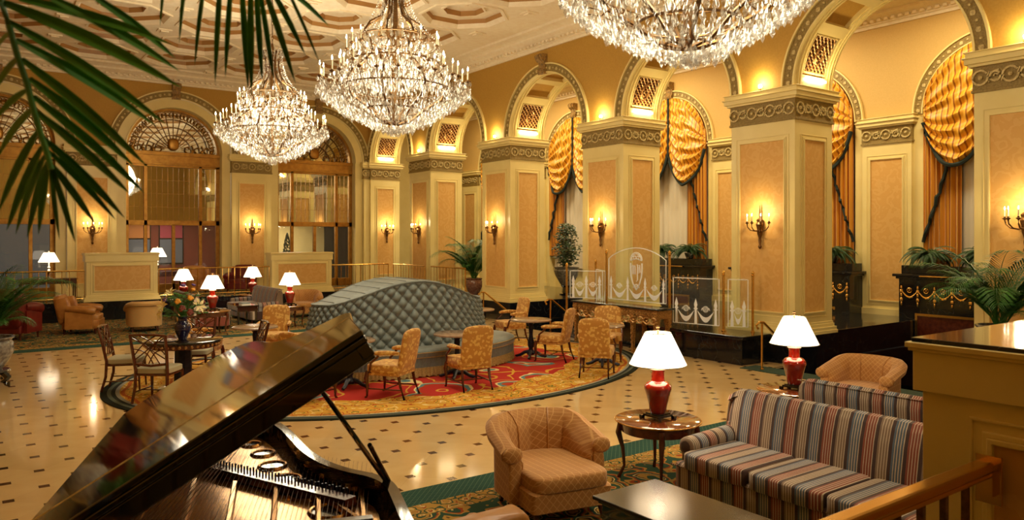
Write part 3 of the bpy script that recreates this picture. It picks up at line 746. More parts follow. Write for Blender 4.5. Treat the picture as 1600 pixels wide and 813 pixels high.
def frond_obj(parent, key, mat, args, loc, rz, tilt, scl=1):
    if key not in FR_MESH: o = frond(*args).build('frond', mat, parent, smooth=False); FR_MESH[key] = o.data
    else: o = bpy.data.objects.new('frond', FR_MESH[key]); sc.collection.objects.link(o); o.parent = parent
    o.location = loc; o.rotation_euler = (tilt, 0, rz); o.scale = (scl,)*3
def palm(label, loc, h, n, pot, rnd, stand=False, L=1.15, rot=0):
    random.seed(rnd); r_ = thing('potted_palm', label, 'plant', loc, rot)
    pm, R, PH, z0 = pot
    b = MB(); b.lathe([(R*.5, z0), (R*.55, z0+.03), (R*.72, z0+PH*.2), (R*.98, z0+PH*.55), (R*.95, z0+PH*.8), (R*.86, z0+PH*.9), (R*1.0, z0+PH*.97), (R, z0+PH), (R*.88, z0+PH), (R*.86, z0+PH*.9)], 28); b.build('pot', pm, r_)
    b = MB(); b.lathe([(R*.87, z0+PH*.9), (R*.5, z0+PH*.93)], 20); b.build('soil', 'soil', r_)
    if stand:
        b = MB(); b.lathe([(R*.8, z0-.06), (R*.85, z0-.03), (R*.8, z0)], 24); b.build('stand_top', 'blackwood', r_)
        for k in range(4):
            a = PI/4+k*PI/2; cc, ss = math.cos(a), math.sin(a)
            b = MB(); b.tube([(cc*R*q, ss*R*q, z) for q, z in ((.75, z0-.05), (1.0, z0-.12), (.95, z0*.55), (.7, z0*.3), (.85, .05), (1.0, .03), (1.03, .09))], [.05, .05, .04, .035, .03, .03, .02], 6); b.build('leg', 'blackwood', r_)
    for k in range(n):
        a = 2.4*k+random.uniform(-.3, .3); q = random.random()
        frond_obj(r_, ('palm', k % 4, round(L, 1)), 'leaf', (14, L*(.85+.1*(k % 4)), .30*L, -.75+.33*(k % 4), 30, None, 1.5, 1.8, .009, 1.0, .022, .25), (.05*math.cos(a), .05*math.sin(a), z0+PH*.9), a, -.04-.5*q, h*(.45+.6*((k*7) % n)/n))
    # cane stems
    for k in range(5):
        a = k*1.3; b = MB(); b.tube([(.05*math.cos(a), .05*math.sin(a), z0+PH*.9), (.07*math.cos(a), .07*math.sin(a), z0+PH+.45*h)], [.018, .01], 5); b.build('cane', 'leaf', r_)
def fern(label, loc, R, n, rnd, pot=True, group='ferns on the window cabinets'):
    random.seed(rnd); r_ = thing('potted_fern', label, 'plant', loc, 0, group)
    b = MB(); b.lathe([(.09, 0), (.14, .12), (.15, .17), (.13, .17)], 16); b.build('pot', 'silver', r_)
    for k in range(n):
        a = 2.4*k; frond_obj(r_, ('fern', k % 3), 'fern', (10, .5+.05*(k % 3), .08, .9, 26, None, 1.3, 1.0, .004, .5, .13, .1), (0, 0, .15), a, -.9*random.random()+.35, R*random.uniform(.7, 1.1)/.5)
def garland(m, f, a0, a1, z, n):
    """festoons, rosettes and pendants in relief; f(a, z, out)"""
    w_ = (a1-a0)/n
    for i in range(n+1):
        a = a0+w_*i
        m.prism([(a-.03, z-.22), (a, z-.30), (a+.03, z-.22), (a+.035, z+.06), (a, z+.13), (a-.035, z+.06)], 0, 1, 'y') if False else None
        for d, hw in ((-.26, .016), (-.18, .034), (-.08, .022), (.0, .036), (.08, .02)): m.pill(*f(a, z+d, .012), .03 if f(0, 0, 1)[0] != f(0, 0, 0)[0] else hw*2, hw*2 if f(0, 0, 1)[0] != f(0, 0, 0)[0] else .03, .1, .8, 6, 6)
        if i < n:
            pts = [(a+w_*k/8, z+.02-.14*math.sin(PI*k/8)) for k in range(9)]
            m.tube([f(*p, .012) for p in pts], [.01, .014, .018, .022, .024, .022, .018, .014, .01], 5)
            m.tube([f(a+w_/2+.05*math.cos(q), z+.03+.05*math.sin(q), .012) for q in [2*PI*k/12 for k in range(12)]], .012, 5, True)
            m.pill(*f(a+w_/2, z+.03, .012), .05, .05, .05, 1, 6, 5)
def cabinet(c, label, rnd, y0=None):
    x0 = 16.45; y0 = c-1.62 if y0 is None else y0; y1 = c+1.62; base = -1.5 if (PIT[0][0] < c < PIT[0][1] or PIT[1][0] < c < PIT[1][1]) else .52
    r_ = thing('window_cabinet', label, 'cabinet', (x0, c, base), 0, 'black marble cabinets under the windows')
    f = lambda a, z, o: (-o, a-c, z-base)
    b = MB(); b.box(0, y0-c, 0, BX-x0-.08, y1-c, 1.44-base); b.build('body', 'bmarble', r_, smooth=False)
    b = MB(); b.box(-.10, y0-.1-c, 1.44-base, BX-x0-.08, y1+.1-c, 1.50-base); b.box(-.05, y0-.05-c, 1.39-base, BX-x0-.08, y1+.05-c, 1.44-base); b.build('shelf', 'bmarble', r_, smooth=False, bevel=.01)
    b = MB(); b.box(.1, y0-c, 1.5-base, BX-x0-.1, y1-c, 1.68-base); b.build('planter_box', 'bmarble', r_, smooth=False, bevel=.006)
    b = MB(); garland(b, f, y0+.06, y1-.06, 1.12, 9); b.build('gilt_garland', 'brass', r_)
    b = MB(); b.tube([(-.13, y0+.5-c, 1.46-base), (-.13, y1-.5-c, 1.46-base)], .022, 8); b.build('brass_bar', 'brass', r_)
    b = MB(); a0, a1 = c-1.22, c+1.22; z1 = .62; z0 = max(base+.08, -.9)
    for q in ((a0-.05, z0, a0, z1+.05), (a1, z0, a1+.05, z1+.05), (a0, z1, a1, z1+.05)): b.box(-.02, q[0]-c, q[1]-base, .0, q[2]-c, q[3]-base)
    b.build('brass_surround', 'brass', r_, smooth=False)
    b = MB(); b.box(-.006, a0-c, z0-base, .0, a1-c, z1-base); b.build('recess_panel', 'mahog', r_, smooth=False)
for c, nm in ((WC[1], 'first'), (WC[2], 'second'), (WC[3], 'third')):
    cabinet(c, f'black marble cabinet with gilt garlands under the window of the {nm} arch from the right', 1)
k = 0
for c, nm in ((WC[1], 'first'), (WC[2], 'second'), (WC[3], 'third')):
    for j, dy in enumerate((-1.08, 0, 1.08)):
        k += 1
        fern(f'{["nearest", "middle", "farthest"][j]} of the green ferns along the cabinet in the {nm} arch from the right', (16.66, c+dy, 1.68), .56, 64, k)
# handrails of the steps
def rail(label, pts, r=.022, posts=(), group=None):
    o0 = Vector(pts[0]); o0.z = 0; r_ = thing('brass_handrail', label, 'handrail', pts[0][:2]+(min(p[2] for p in pts),) if False else (pts[0][0], pts[0][1], 0), 0, group)
    b = MB(); b.tube([Vector(p)-o0 for p in pts], r, 8); b.build('rail', 'brass', r_)
    for p, q in posts: b = MB(); b.tube([Vector(p)-o0, Vector(q)-o0], .018, 8); b.lathe([(.035, 0), (.035, .012), (.02, .02)], 12, *(Vector(p)-o0)); b.build('post', 'brass', r_)
for y, nm in ((PIT[0][1]+.02, 'beside the glass screen'), (PIT[0][0]-.0, 'by the nearest pier'), (PIT[1][0]+.08, 'at the near side of the middle arch'), (PIT[1][1]-.06, 'at the far side of the middle arch')):
    y_ = y
    rail(f'slim brass handrail on the marble steps {nm}', [(11.05, y_, .72), (11.0, y_, .78), (11.08, y_, .83), (11.2, y_, .82), (13.1, y_, -.55), (13.25, y_, -.62)], posts=[((11.16, y_, .012 if y < 9 else 0), (11.16, y_, .82)), ((13.0, y_, -1.4), (13.0, y_, -.5))], group=None)
# railings of the raised aisle and far platform
def railing(label, a, b_, z0, h=.85, group='brass balustrades', sp=.17, n=None):
    a, b_ = Vector(a), Vector(b_); L = (b_-a).length; d = (b_-a)/L
    r_ = thing('brass_railing', label, 'railing', (a.x, a.y, z0), 0, group)
    m = MB(); m.tube([(0, 0, h), tuple(d*L)[:2]+(h,)], .022, 8); m.build('top_rail', 'brass', r_)
    m = MB(); m.tube([(0, 0, .1), tuple(d*L)[:2]+(.1,)], .012, 6); m.build('bottom_rail', 'brass', r_)
    n = int(L/sp)
    for k in range(n+1):
        p = d*(L*k/n); big = k % 6 == 0
        m = MB(); m.tube([(p.x, p.y, 0 if big else .1), (p.x, p.y, h)], .016 if big else .009, 6); m.build('post' if big else 'baluster', 'brass', r_)
railing('brass balustrade behind the settee right end, left of the bushy potted palm', (11.85, 18.75, 0), (11.85, 20.75, 0), .52)
railing('brass balustrade at the foot of the farthest arcade pier', (11.85, 21.15, 0), (11.85, 23.3, 0), .52)
railing('brass balustrade behind the clipped citrus tree', (14.9, 16.95, 0), (16.3, 16.95, 0), .52)
railing('brass balustrade left of the left cream parapet', (-1.4, 23.6, 0), (2.68, 23.6, 0), .52)
railing('brass balustrade between the two cream parapets', (4.55, 23.6, 0), (7.72, 23.6, 0), .52)
railing('brass balustrade right of the right cream parapet', (9.75, 23.6, 0), (11.8, 23.6, 0), .52)
# cream parapets
def parapet(label, x0, y0, x1, y1, z0, z1, panels):
    cx, cy = (x0+x1)/2, (y0+y1)/2; r_ = thing('cream_parapet', label, 'parapet', (cx, cy, z0)); m = MB()
    X0, Y0, X1, Y1 = x0-cx, y0-cy, x1-cx, y1-cy; H = z1-z0
    m.box(X0, Y0, 0, X1, Y1, H-.06)
    for o_, a, b in ((.07, 0, .06), (.05, .06, .12), (.02, .12, .17), (.03, H-.24, H-.06), (.045, H-.06, H-.045), (.055, H-.045, H-.02)): m.box(X0-o_, Y0-o_, a, X1+o_, Y1+o_, b)
    if 's' in panels: panel(m, lambda a, z, o: (a, Y0-o, z), X0+.2, X1-.2, .3, H-.36)
    if 'w' in panels: panel(m, lambda a, z, o: (X0-o, a, z), Y0+.2, Y1-.3, .3, H-.42)
    m.build('body', ['cream', 'damask'], r_, smooth=False, bevel=.004)
    m = MB(); m.box(X0-.035, Y0-.035, H-.02, X1+.035, Y1+.035, H); m.build('stone_top', 'bmarble' if 'w' in panels else 'cream', r_, smooth=False, bevel=.004)
parapet('cream panelled parapet standing before the arched doors behind the club chair', 2.71, 23.5, 4.5, 24.0, .52, 1.85, 's')
parapet('cream panelled parapet behind the lamp on the round table, near the corner', 7.77, 23.5, 9.72, 24.0, .52, 1.80, 's')
parapet('large cream parapet with glossy black top beside the striped sofas', 3.55, -3.2, 8.2, 1.72, .52, 1.84, 'w')
# near brass railing on the landing
r_ = thing('landing_railing', 'brass railing fixed to the large cream parapet, in front of the striped sofa', 'railing', (3.5, 1.42, .52))
m = MB(); m.box(-4.4, -.035, .80, 0, .035, .845); m.box(-4.4, -.028, .775, -.0, .028, .80); m.build('top_rail', 'brass', r_, smooth=False, bevel=.012)
m = MB(); m.box(-4.4, -.012, .08, 0, .012, .10); m.build('bottom_rail', 'brass', r_, smooth=False)
for k in range(24): m = MB(); x = -.22-.18*k; m.box(x-.012, -.012, 0 if k % 5 == 4 else .1, x+.012, .012, .78); m.build('baluster', 'antique', r_, smooth=False)
m = MB(); m.box(-.05, -.03, .70, -.005, .03, .80); m.box(-.012, -.05, .66, -.002, .05, .86); m.build('wall_bracket', 'brass', r_, smooth=False)

# ------------------------------------------------------------------ rugs
m = MB(); n = 96
E_ = [(4.7*math.cos(2*PI*k/n), 3.6*math.sin(2*PI*k/n)) for k in range(n)]; m.prism(E_, 0, .014)
o = m.build('oval_rug', 'rug', smooth=False); o.location = (6.28, 12.07, 0); tag(o, 'large oval rug with red field, gold border and dark edge under the tufted settee', 'rug')
m = MB(); m.box(-1.2, 1.36, .0, 11.0, 6.10, .013); o = m.build('floral_carpet', 'carpet_near', smooth=False); tag(o, 'green bordered floral carpet under the striped sofas and quilted armchair', 'carpet')
m = MB(); m.box(-1.5, 17.87, .0, 11.2, 23.44, .013); o = m.build('floral_carpet', 'carpet_far', smooth=False); tag(o, 'patterned carpet with green edge under the far seating by the platform', 'carpet')

# ------------------------------------------------------------------ tufted settee
def ell(a, b, t_): return a*math.cos(t_), b*math.sin(t_)
S_ = thing('tufted_settee', 'oval blue-grey deep-buttoned velvet settee in the middle of the rug', 'settee', (6.28, 12.07, .014))
def topz(x): return 1.17+.36*max(0, math.cos(min(1, abs(x)/1.45)*PI/2))**1.3
def back(u, v):
    t_ = 2*PI*u; q = v; a, b = 1.74-.14*q, .80-.16*q
    x, y = ell(a, b, t_); Z = .40+(topz(x)-.40)*q
    per = u*50; row = q*5
    f = (abs(math.sin(PI*(per+row)))*abs(math.sin(PI*(per-row))))**.5
    nx, ny = math.cos(t_)/a, math.sin(t_)/b; L = math.hypot(nx, ny); d = .075*f-.035
    if q > .93: d = d*(1-q)/.07
    return (x+nx/L*d, y+ny/L*d, Z+(.0 if q < .95 else -.0))
b = MB(); b.grid(back, 800, 100, True); b.build('tufted_back', 'bluefab', S_, ang=180)
def topf(u, v):
    t_ = 2*PI*u; x, y = ell(1.60*(1-v), .64*(1-v), t_); return (x, y, topz(x if v < .99 else 0)+.02*math.sin(PI*min(1, v*3)))
b = MB(); b.grid(topf, 96, 10, True); tp = b.build('padded_top', 'bluefab', S_, ang=180)
b = MB()
for k in range(-6, 7):
    x = k*.23; w_ = .64*math.sqrt(max(0, 1-(x/1.6)**2))
    b.tube([(x, -w_+2*w_*j/8, topz(x)+.022) for j in range(9)], .006, 4)
b.tube([ell(1.62, .66, 2*PI*k/80)+(topz(1.62*math.cos(2*PI*k/80))-.005,) for k in range(80)], .013, 5, True)
b.build('piping', 'bluefab', S_)
b = MB()
for j in range(1, 10):
    for i in range(50):
        p = back((i+.5*(j % 2))/50, j/10); b.pill(*p, .024, .024, .024, 1, 5, 4)
b.build('buttons', 'iron', S_, kind='stuff')
def seat(u, v):
    t_ = 2*PI*u; prof = [(.0, .44), (.25, .455), (.6, .455), (.85, .45), (.97, .42), (1, .38), (.99, .33), (.97, .31)]
    f = v*7; i = min(6, int(f)); q = f-i; p = [prof[i][k]+(prof[i+1][k]-prof[i][k])*q for k in (0, 1)]
    x, y = ell(1.70+.62*p[0], .76+.50*p[0], t_); return (x, y, p[1])
b = MB(); b.grid(seat, 120, 22, True); b.build('seat', 'bluefab', S_, ang=180)
b = MB(); b.tube([ell(2.305, 1.245, 2*PI*k/90)+(.325,) for k in range(90)], .012, 5, True); b.tube([ell(2.32, 1.26, 2*PI*k/90)+(.40,) for k in range(90)], .008, 5, True); b.build('seat_piping', 'fringe', S_)
b = MB(); b.grid(lambda u, v: ell(2.29+.008*math.sin(u*1400), 1.23+.008*math.sin(u*1400), 2*PI*u)+(.16+.17*v,), 900, 3, True); b.build('skirt', 'bluefab', S_, ang=180)
b = MB(); b.grid(lambda u, v: ell(2.30+.014*math.sin(u*1300)*(1.2-v), 1.24+.014*math.sin(u*1300)*(1.2-v), 2*PI*u)+(.018+.145*v+(.01*math.sin(u*777) if v == 0 else 0),), 1000, 3, True); b.build('bullion_fringe', 'fringe', S_, ang=180)

# ------------------------------------------------------------------ chairs and tables
def gold_chair(label, loc, rz):
    t = thing('damask_armchair', label, 'chair', loc, rz, 'gold damask armchairs round the rug')
    m = MB(); m.pill(0, .0, .42, .56, .54, .13, .25, 24, 10); m.build('seat', 'gdam', t)
    m = MB(); m.box(-.26, -.25, .32, .26, .25, .375); m.build('seat_rail', 'gdam', t, smooth=False, bevel=.01)
    m = MB(); m.T = Matrix.Translation((0, -.235, .40)) @ Matrix.Rotation(math.radians(11), 4, 'X')
    def bk(u, v):
        th = 2*PI*u; e = .28; sg = lambda q, p: math.copysign(abs(q)**p, q); ph = -PI/2+PI*v
        x = .255*sg(math.cos(ph), .5)*sg(math.cos(th), e); z = .28*sg(math.cos(ph), .5)*sg(math.sin(th), e); y = .045*sg(math.sin(ph), .7)
        return (x, y, .28+z+(.03*(1-(x/.255)**2) if z > 0 else 0))
    m.grid(bk, 32, 12, True); m.build('backrest', 'gdam', t)
    for s_ in (-1, 1):
        m = MB(); m.tube([(s_*.25, .24, .38), (s_*.26, .26, .28), (s_*.255, .245, .15), (s_*.255, .25, .03), (s_*.26, .27, .0)], [.032, .034, .02, .015, .02], 8); m.build('leg', 'mahog', t)
        m = MB(); m.tube([(s_*.22, -.22, .38), (s_*.225, -.26, .18), (s_*.235, -.33, .0)], [.024, .02, .016], 4); m.build('leg', 'mahog', t)
        m = MB(); m.tube([(s_*.26, .20, .36), (s_*.29, .17, .50), (s_*.275, .08, .58), (s_*.27, .06, .62)], [.022, .018, .018, .02], 6); am = m.build('arm_post', 'mahog', t)
        m = MB(); m.tube([(s_*.255, -.26, .655), (s_*.275, -.1, .655), (s_*.28, .06, .645), (s_*.28, .13, .635)], [.02, .034, .036, .022], 8); m.build('armrest', 'gdam', t)
    m = MB(); m.tube([(-.235, .0, .12), (.235, .0, .12)], .011, 4)
    for s_ in (-1, 1): m.tube([(s_*.25, .245, .13), (s_*.23, -.285, .13)], .012, 4)
    m.build('stretcher', 'mahog', t)
    return t
gc0 = None
GC = [((5.0, 9.90), (-.33, .47), 'gold damask armchair seen from the side, before the left table of the settee front'),
      ((6.20, 9.72), (.06, .55), 'gold damask armchair seen from behind, in front of the settee'),
      ((8.86, 10.98), (-.3, .48), 'gold damask armchair in profile beside the pedestal table at the settee right end'),
      ((8.47, 9.36), (.5, .42), 'gold damask armchair seen from behind, nearest the carved gilt console'),
      ((9.72, 10.45), (-.5, -.5), 'gold damask armchair facing out right before the gilt console'),
      ((9.55, 13.3), (-.6, .1), 'gold damask armchair behind the right end of the settee'),
      ((3.95, 10.35), (.9, .35), 'gold damask armchair half hidden by the raised piano lid'),
      ((4.75, 14.25), (-.4, -.8), 'gold damask armchair facing out, behind the settee left end'),
      ((3.35, 13.75), (.8, -.5), 'gold damask armchair turned sideways behind the flower table')]
for (x, y), (fx, fy), lab in GC:
    if gc0 is None: gc0 = gold_chair(lab, (x, y, .014), face(fx, fy))
    else: dup(gc0, (x, y, .014), face(fx, fy), lab)
def ped_table(label, loc):
    t = thing('pedestal_table', label, 'table', loc, 0, 'round marble-topped cafe tables')
    m = MB(); m.lathe([(.36, .695), (.385, .70), (.385, .72), (.37, .73)], 40); m.build('top', 'table_marble', t)
    m = MB(); m.lathe([(.07, .06), (.085, .10), (.05, .14), (.04, .18), (.06, .22), (.065, .30), (.045, .36), (.035, .44), (.04, .5), (.05, .58), (.04, .62), (.07, .66), (.12, .69)], 14); m.build('column', 'iron', t)
    for k in range(4):
        a = PI/4+k*PI/2; c_, s_ = math.cos(a), math.sin(a)
        m = MB(); m.tube([(c_*q, s_*q, z) for q, z in ((.04, .12), (.12, .10), (.2, .05), (.27, .03), (.30, .035))], [.035, .032, .028, .026, .018], 6); m.build('foot', 'iron', t)
    return t
PT = [((4.75, 10.78), 'marble cafe table between the profile armchair and the settee'), ((6.48, 10.50), 'marble cafe table before the middle of the settee'),
      ((8.70, 11.45), 'marble cafe table off the right end of the settee'), ((9.18, 9.98), 'marble cafe table between two armchairs near the gilt console'),
      ((8.98, 13.75), 'marble cafe table mostly hidden behind the settee right end'), ((4.12, 13.35), 'marble cafe table off the left end of the settee')]
pt0 = None
for (x, y), lab in PT:
    if pt0 is None: pt0 = ped_table(lab, (x, y, .014))
    else: dup(pt0, (x, y, .014), 0, lab)
def lattice_chair(label, loc, rz):
    t = thing('lattice_back_chair', label, 'chair', loc, rz, 'lattice-back chairs round the flower table')
    m = MB(); m.pill(0, .02, .44, .50, .46, .09, .3, 20, 8); m.build('seat', 'pale_seat', t)
    m = MB(); m.box(-.23, -.2, .37, .23, .24, .41); m.build('seat_frame', 'mahog', t, smooth=False, bevel=.008)
    for s_ in (-1, 1):
        m = MB(); m.tube([(s_*.235, -.27, 0), (s_*.225, -.21, .22), (s_*.22, -.20, .44), (s_*.235, -.25, .70), (s_*.245, -.31, .95)], [.018, .022, .024, .022, .02], 6); m.build('leg', 'mahog', t)
        m = MB(); m.tube([(s_*.22, .23, .40), (s_*.225, .25, 0)], [.024, .015], 4); m.build('leg', 'mahog', t)
    m = MB(); m.tube([(-.245, -.31, .94), (-.1, -.325, .952), (.1, -.325, .952), (.245, -.31, .94)], .018, 6); m.build('top_rail', 'mahog', t)
    m = MB(); m.tube([(-.23, -.215, .54), (0, -.225, .515), (.23, -.215, .54)], .018, 6); m.build('lower_rail', 'mahog', t)
    m = MB(); Y = lambda z: -.205-.11*((z-.5)/.45)**1.3 if z > .5 else -.205
    for s_ in (-1, 1):
        for x0, z0, x1, z1, bx in ((-.22, .90, .12, .54, .10), (-.22, .75, .03, .54, .11), (-.12, .94, .22, .66, .06), (-.22, .60, .20, .93, -.05)):
            m.tube([(s_*(x0+(x1-x0)*k/7+bx*.25*math.sin(PI*k/7)), Y(z0+(z1-z0)*k/7), z0+(z1-z0)*k/7+bx*.45*math.sin(PI*k/7)) for k in range(8)], .0085, 5)
    m.build('lattice', 'mahog', t)
    m = MB(); m.tube([(-.225, .02, .14), (.225, .02, .14)], .010, 4)
    for s_ in (-1, 1): m.tube([(s_*.225, .245, .15), (s_*.23, -.23, .15)], .011, 4)
    m.build('stretcher', 'mahog', t); return t
lc0 = lattice_chair('lattice-back mahogany chair seen from behind, nearest at the flower table', (2.22, 11.52, .014), face(.55, .7))
dup(lc0, (1.98, 12.72, .014), face(.93, -.36), 'lattice-back mahogany chair at the outer rim of the oval rug, in profile')
dup(lc0, (3.05, 13.0, .014), face(-.45, -.85), 'lattice-back mahogany chair behind the blue vase, facing out')
dup(lc0, (3.55, 12.02, .014), face(-1, .1), 'lattice-back mahogany chair next to the piano lid edge, facing the flower table')
T7 = (2.68, 12.15, .014)
t = thing('flower_table', 'round dark table with inlaid edge carrying the blue vase of flowers', 'table', T7)
m = MB(); m.lathe([(.53, .72), (.56, .725), (.56, .745), (.54, .755)], 48); m.build('top', 'blackwood', t)
m = MB(); m.lathe([(.50, .64), (.52, .65), (.52, .72), (.50, .72)], 48); ap = m.build('apron', 'mahog', t)
m = MB()
for k in range(40): a = 2*PI*k/40; m.pill(.525*math.cos(a), .525*math.sin(a), .685, .05, .05, .05, .9, 6, 5)
m.build('beading', 'goldwood', ap)
m = MB(); m.lathe([(.14, .05), (.13, .12), (.12, .62), (.16, .65)], 8); m.build('column', 'iron', t)
m = MB(); m.lathe([(.36, 0), (.36, .04), (.2, .07), (.15, .08)], 8); m.build('base', 'blackwood', t)
t = thing('flower_vase', 'cobalt blue vase of lilies and mixed flowers on the dark round table', 'vase', (2.66, 12.1, .77))
m = MB(); m.lathe([(.06, 0), (.065, .02), (.11, .12), (.12, .18), (.10, .24), (.065, .28), (.07, .32), (.085, .34), (.07, .34)], 24); m.build('vase', 'blueglaze', t)
random.seed(5)
m = MB()
for k in range(70):
    a = random.random()*6.28; e = random.uniform(.2, 1.3); L = random.uniform(.2, .42); p = Vector((L*math.cos(a)*math.cos(e), L*math.sin(a)*math.cos(e), .34+L*math.sin(e)))
    m.tube([(0, 0, .3), tuple(p*.6+Vector((0, 0, .13))), tuple(p)], .004, 4)
    d = p.normalized(); m.pill(*(p+Vector((0, 0, -.03))), .09, .05, .025, 1, 6, 4)
m.build('greenery', 'leaf', t, kind='stuff')
def bloom(mat, p, r, lily):
    m = MB(); p = Vector(p); n = Vector((p.x*1.2, p.y*1.2, (p.z-.35))).normalized(); q = n.orthogonal().normalized(); s_ = n.cross(q)
    if lily:
        for k in range(6):
            a = k*PI/3; d = q*math.cos(a)+s_*math.sin(a); sd = n.cross(d)
            m.add([p, p+d*r*.5+sd*r*.2+n*r*.35, p+d*r*.5-sd*r*.2+n*r*.35, p+d*r*1.05+n*r*.3, p+d*r*.5+n*r*.25], [(0, 1, 4), (0, 4, 2), (1, 3, 4), (4, 3, 2)])
    else:
        for k in range(9):
            a = k*2.4; d = (q*math.cos(a)+s_*math.sin(a))*r*.45*(k/9)**.5; m.pill(*(p+d+n*r*.2), r*.7, r*.7, r*.6, 1, 7, 5)
    m.build('bloom', mat, t, smooth=not lily)
for p, r, mt, ly in (((-.28, -.12, .52), .12, 'white_petal', 1), ((.16, -.25, .50), .13, 'white_petal', 1), ((-.2, -.15, .70), .10, 'white_petal', 1), ((-.3, -.05, .40), .11, 'white_petal', 1), ((.22, .0, .66), .09, 'white_petal', 1),
                     ((-.12, -.26, .58), .07, 'yellow_petal', 0), ((.05, -.25, .62), .07, 'yellow_petal', 0), ((.1, -.2, .74), .05, 'yellow_petal', 0), ((-.05, -.22, .47), .08, 'rust_petal', 0), ((.04, -.28, .42), .08, 'rust_petal', 0),
                     ((-.02, -.12, .80), .06, 'purple_petal', 0), ((-.26, -.1, .6), .06, 'purple_petal', 0), ((.13, -.1, .8), .05, 'purple_petal', 0), ((.25, -.15, .55), .06, 'rust_petal', 0)): bloom(mt, p, r, ly)
m = MB(); m.lathe([(.11, 0), (.12, .012), (.02, .005)], 20); o = m.build('saucer', 'silver', smooth=True); o.location = (2.42, 11.95, .772); tag(o, 'pale dish left of the blue vase on the dark round table', 'dish')

# lamps
def red_lamp(label, loc, rz=0, s=1.0):
    t = thing('table_lamp', label, 'lamp', loc, rz, 'oxblood vase lamps with white shades')
    m = MB(); m.box(-.10, -.10, .02, .10, .10, .045); m.box(-.085, -.085, .045, .085, .085, .055)
    for a in (-1, 1):
        for b in (-1, 1): m.box(a*.105-.02, b*.105-.02, 0, a*.105+.02, b*.105+.02, .03)
    m.build('stand', 'blackwood', t, smooth=False, bevel=.006)
    m = MB(); m.lathe([(.07, .055), (.078, .07), (.085, .12), (.11, .22), (.128, .28), (.125, .31), (.10, .34), (.065, .355), (.06, .37), (.06, .44), (.068, .46)], 32); m.build('vase_body', 'redglaze', t)
    m = MB(); m.lathe([(.068, .46), (.075, .465), (.075, .48), (.05, .49)], 24); m.build('collar', 'ivory', t)
    m = MB(); m.tube([(0, 0, .48), (0, 0, .83)], .008, 6); m.lathe([(.004, .82), (.016, .835), (.012, .85), (.02, .862), (.006, .875)], 10); m.build('finial', 'antique', t)
    m = MB()
    def shd(u, v): r = .265-.145*v; r *= 1+.012*math.cos(u*2*PI*8); return (r*math.cos(2*PI*u), r*math.sin(2*PI*u), .51+.30*v)
    m.grid(shd, 64, 6, True); sh = m.build('lamp_shade', 'shade', t)
    m = MB()
    for z, r in ((.51, .268), (.81, .122)): m.tube([(r*math.cos(2*PI*k/32), r*math.sin(2*PI*k/32), z) for k in range(32)], .004, 4, True)
    for k in range(8): a = 2*PI*(k+.5)/8; m.tube([(.264*math.cos(a), .264*math.sin(a), .51), (.122*math.cos(a), .122*math.sin(a), .81)], .0022, 4)
    m.build('shade_binding', 'pale_seat', sh)
    light('POINT', (0, 0, .63), 16, (1, .8, .55), .05, parent=t)
    return t
def round_side(label, loc, h=.60, R=.40):
    t = thing('side_table', label, 'table', loc, .5, 'round mahogany lamp tables')
    m = MB(); m.lathe([(R-.02, h-.03), (R, h-.02), (R, h-.008), (R-.015, h)], 48); tp_ = m.build('top', 'mahog_top', t)
    m = MB(); m.tube([((R+.001)*math.cos(2*PI*k/48), (R+.001)*math.sin(2*PI*k/48), h-.014) for k in range(48)], .007, 5, True); m.build('gilt_rim', 'brass', tp_)
    m = MB(); m.lathe([(R-.06, h-.12), (R-.05, h-.03)], 48); m.build('apron', 'mahog', t)
    for k in range(4):
        a = k*PI/2+.35; c_, s_ = math.cos(a), math.sin(a); r0 = R-.05
        m = MB(); m.tube([(c_*r0, s_*r0, h-.05), (c_*(r0+.02), s_*(r0+.02), h-.14), (c_*(r0-.02), s_*(r0-.02), h*.5), (c_*(r0-.035), s_*(r0-.035), h*.2), (c_*(r0+.02), s_*(r0+.02), .0)], [.028, .03, .02, .014, .018], 8); m.build('leg', 'mahog', t)
    return t
st0 = round_side('round mahogany lamp table with gilt rim at the arm of the near striped sofa', (5.33, 5.03, .013), .57)
lp0 = red_lamp('lit oxblood vase lamp with white shade on the table by the near striped sofa', (5.33, 5.03, .583))
for (x, y), a, b in (((7.62, 5.11), 'between the backs of the sofas and the marble steps', 'behind the second striped sofa'), ((4.71, 18.45), 'behind the flower vase', 'behind the flower vase, in front of a striped sofa'),
                     ((6.65, 18.75), 'at the back left of the tufted settee', 'just left of the tufted settee'), ((4.97, 22.5), 'left of the striped sofas at the far carpet', 'directly above the flowers at the far carpet'), ((7.04, 23.05), 'deep behind the upright striped sofa', 'deep behind the black console table')):
    dup(st0, (x, y, .013), .5, f'round mahogany lamp table {a}'); dup(lp0, (x, y, .583), .2, f'lit oxblood vase lamp {b}')
def silver_lamp(label, loc):
    t = thing('candlestick_lamp', label, 'lamp', loc, 0, 'silver stem lamps on the far platform')
    m = MB(); m.lathe([(.09, 0), (.09, .02), (.03, .05), (.05, .12), (.065, .2), (.03, .26), (.045, .3), (.02, .34), (.018, .48)], 16); m.build('stem', 'silver', t)
    m = MB(); m.grid(lambda u, v: ((.26-.13*v)*math.cos(2*PI*u), (.26-.13*v)*math.sin(2*PI*u), .45+.26*v), 32, 4, True); m.build('lamp_shade', 'shade', t)
    m = MB(); m.lathe([(.005, .45), (.005, .73), (.02, .74), (.006, .76)], 8); m.build('finial', 'ivory', t)
    light('POINT', (0, 0, .55), 10, (1, .8, .55), .05, parent=t); return t
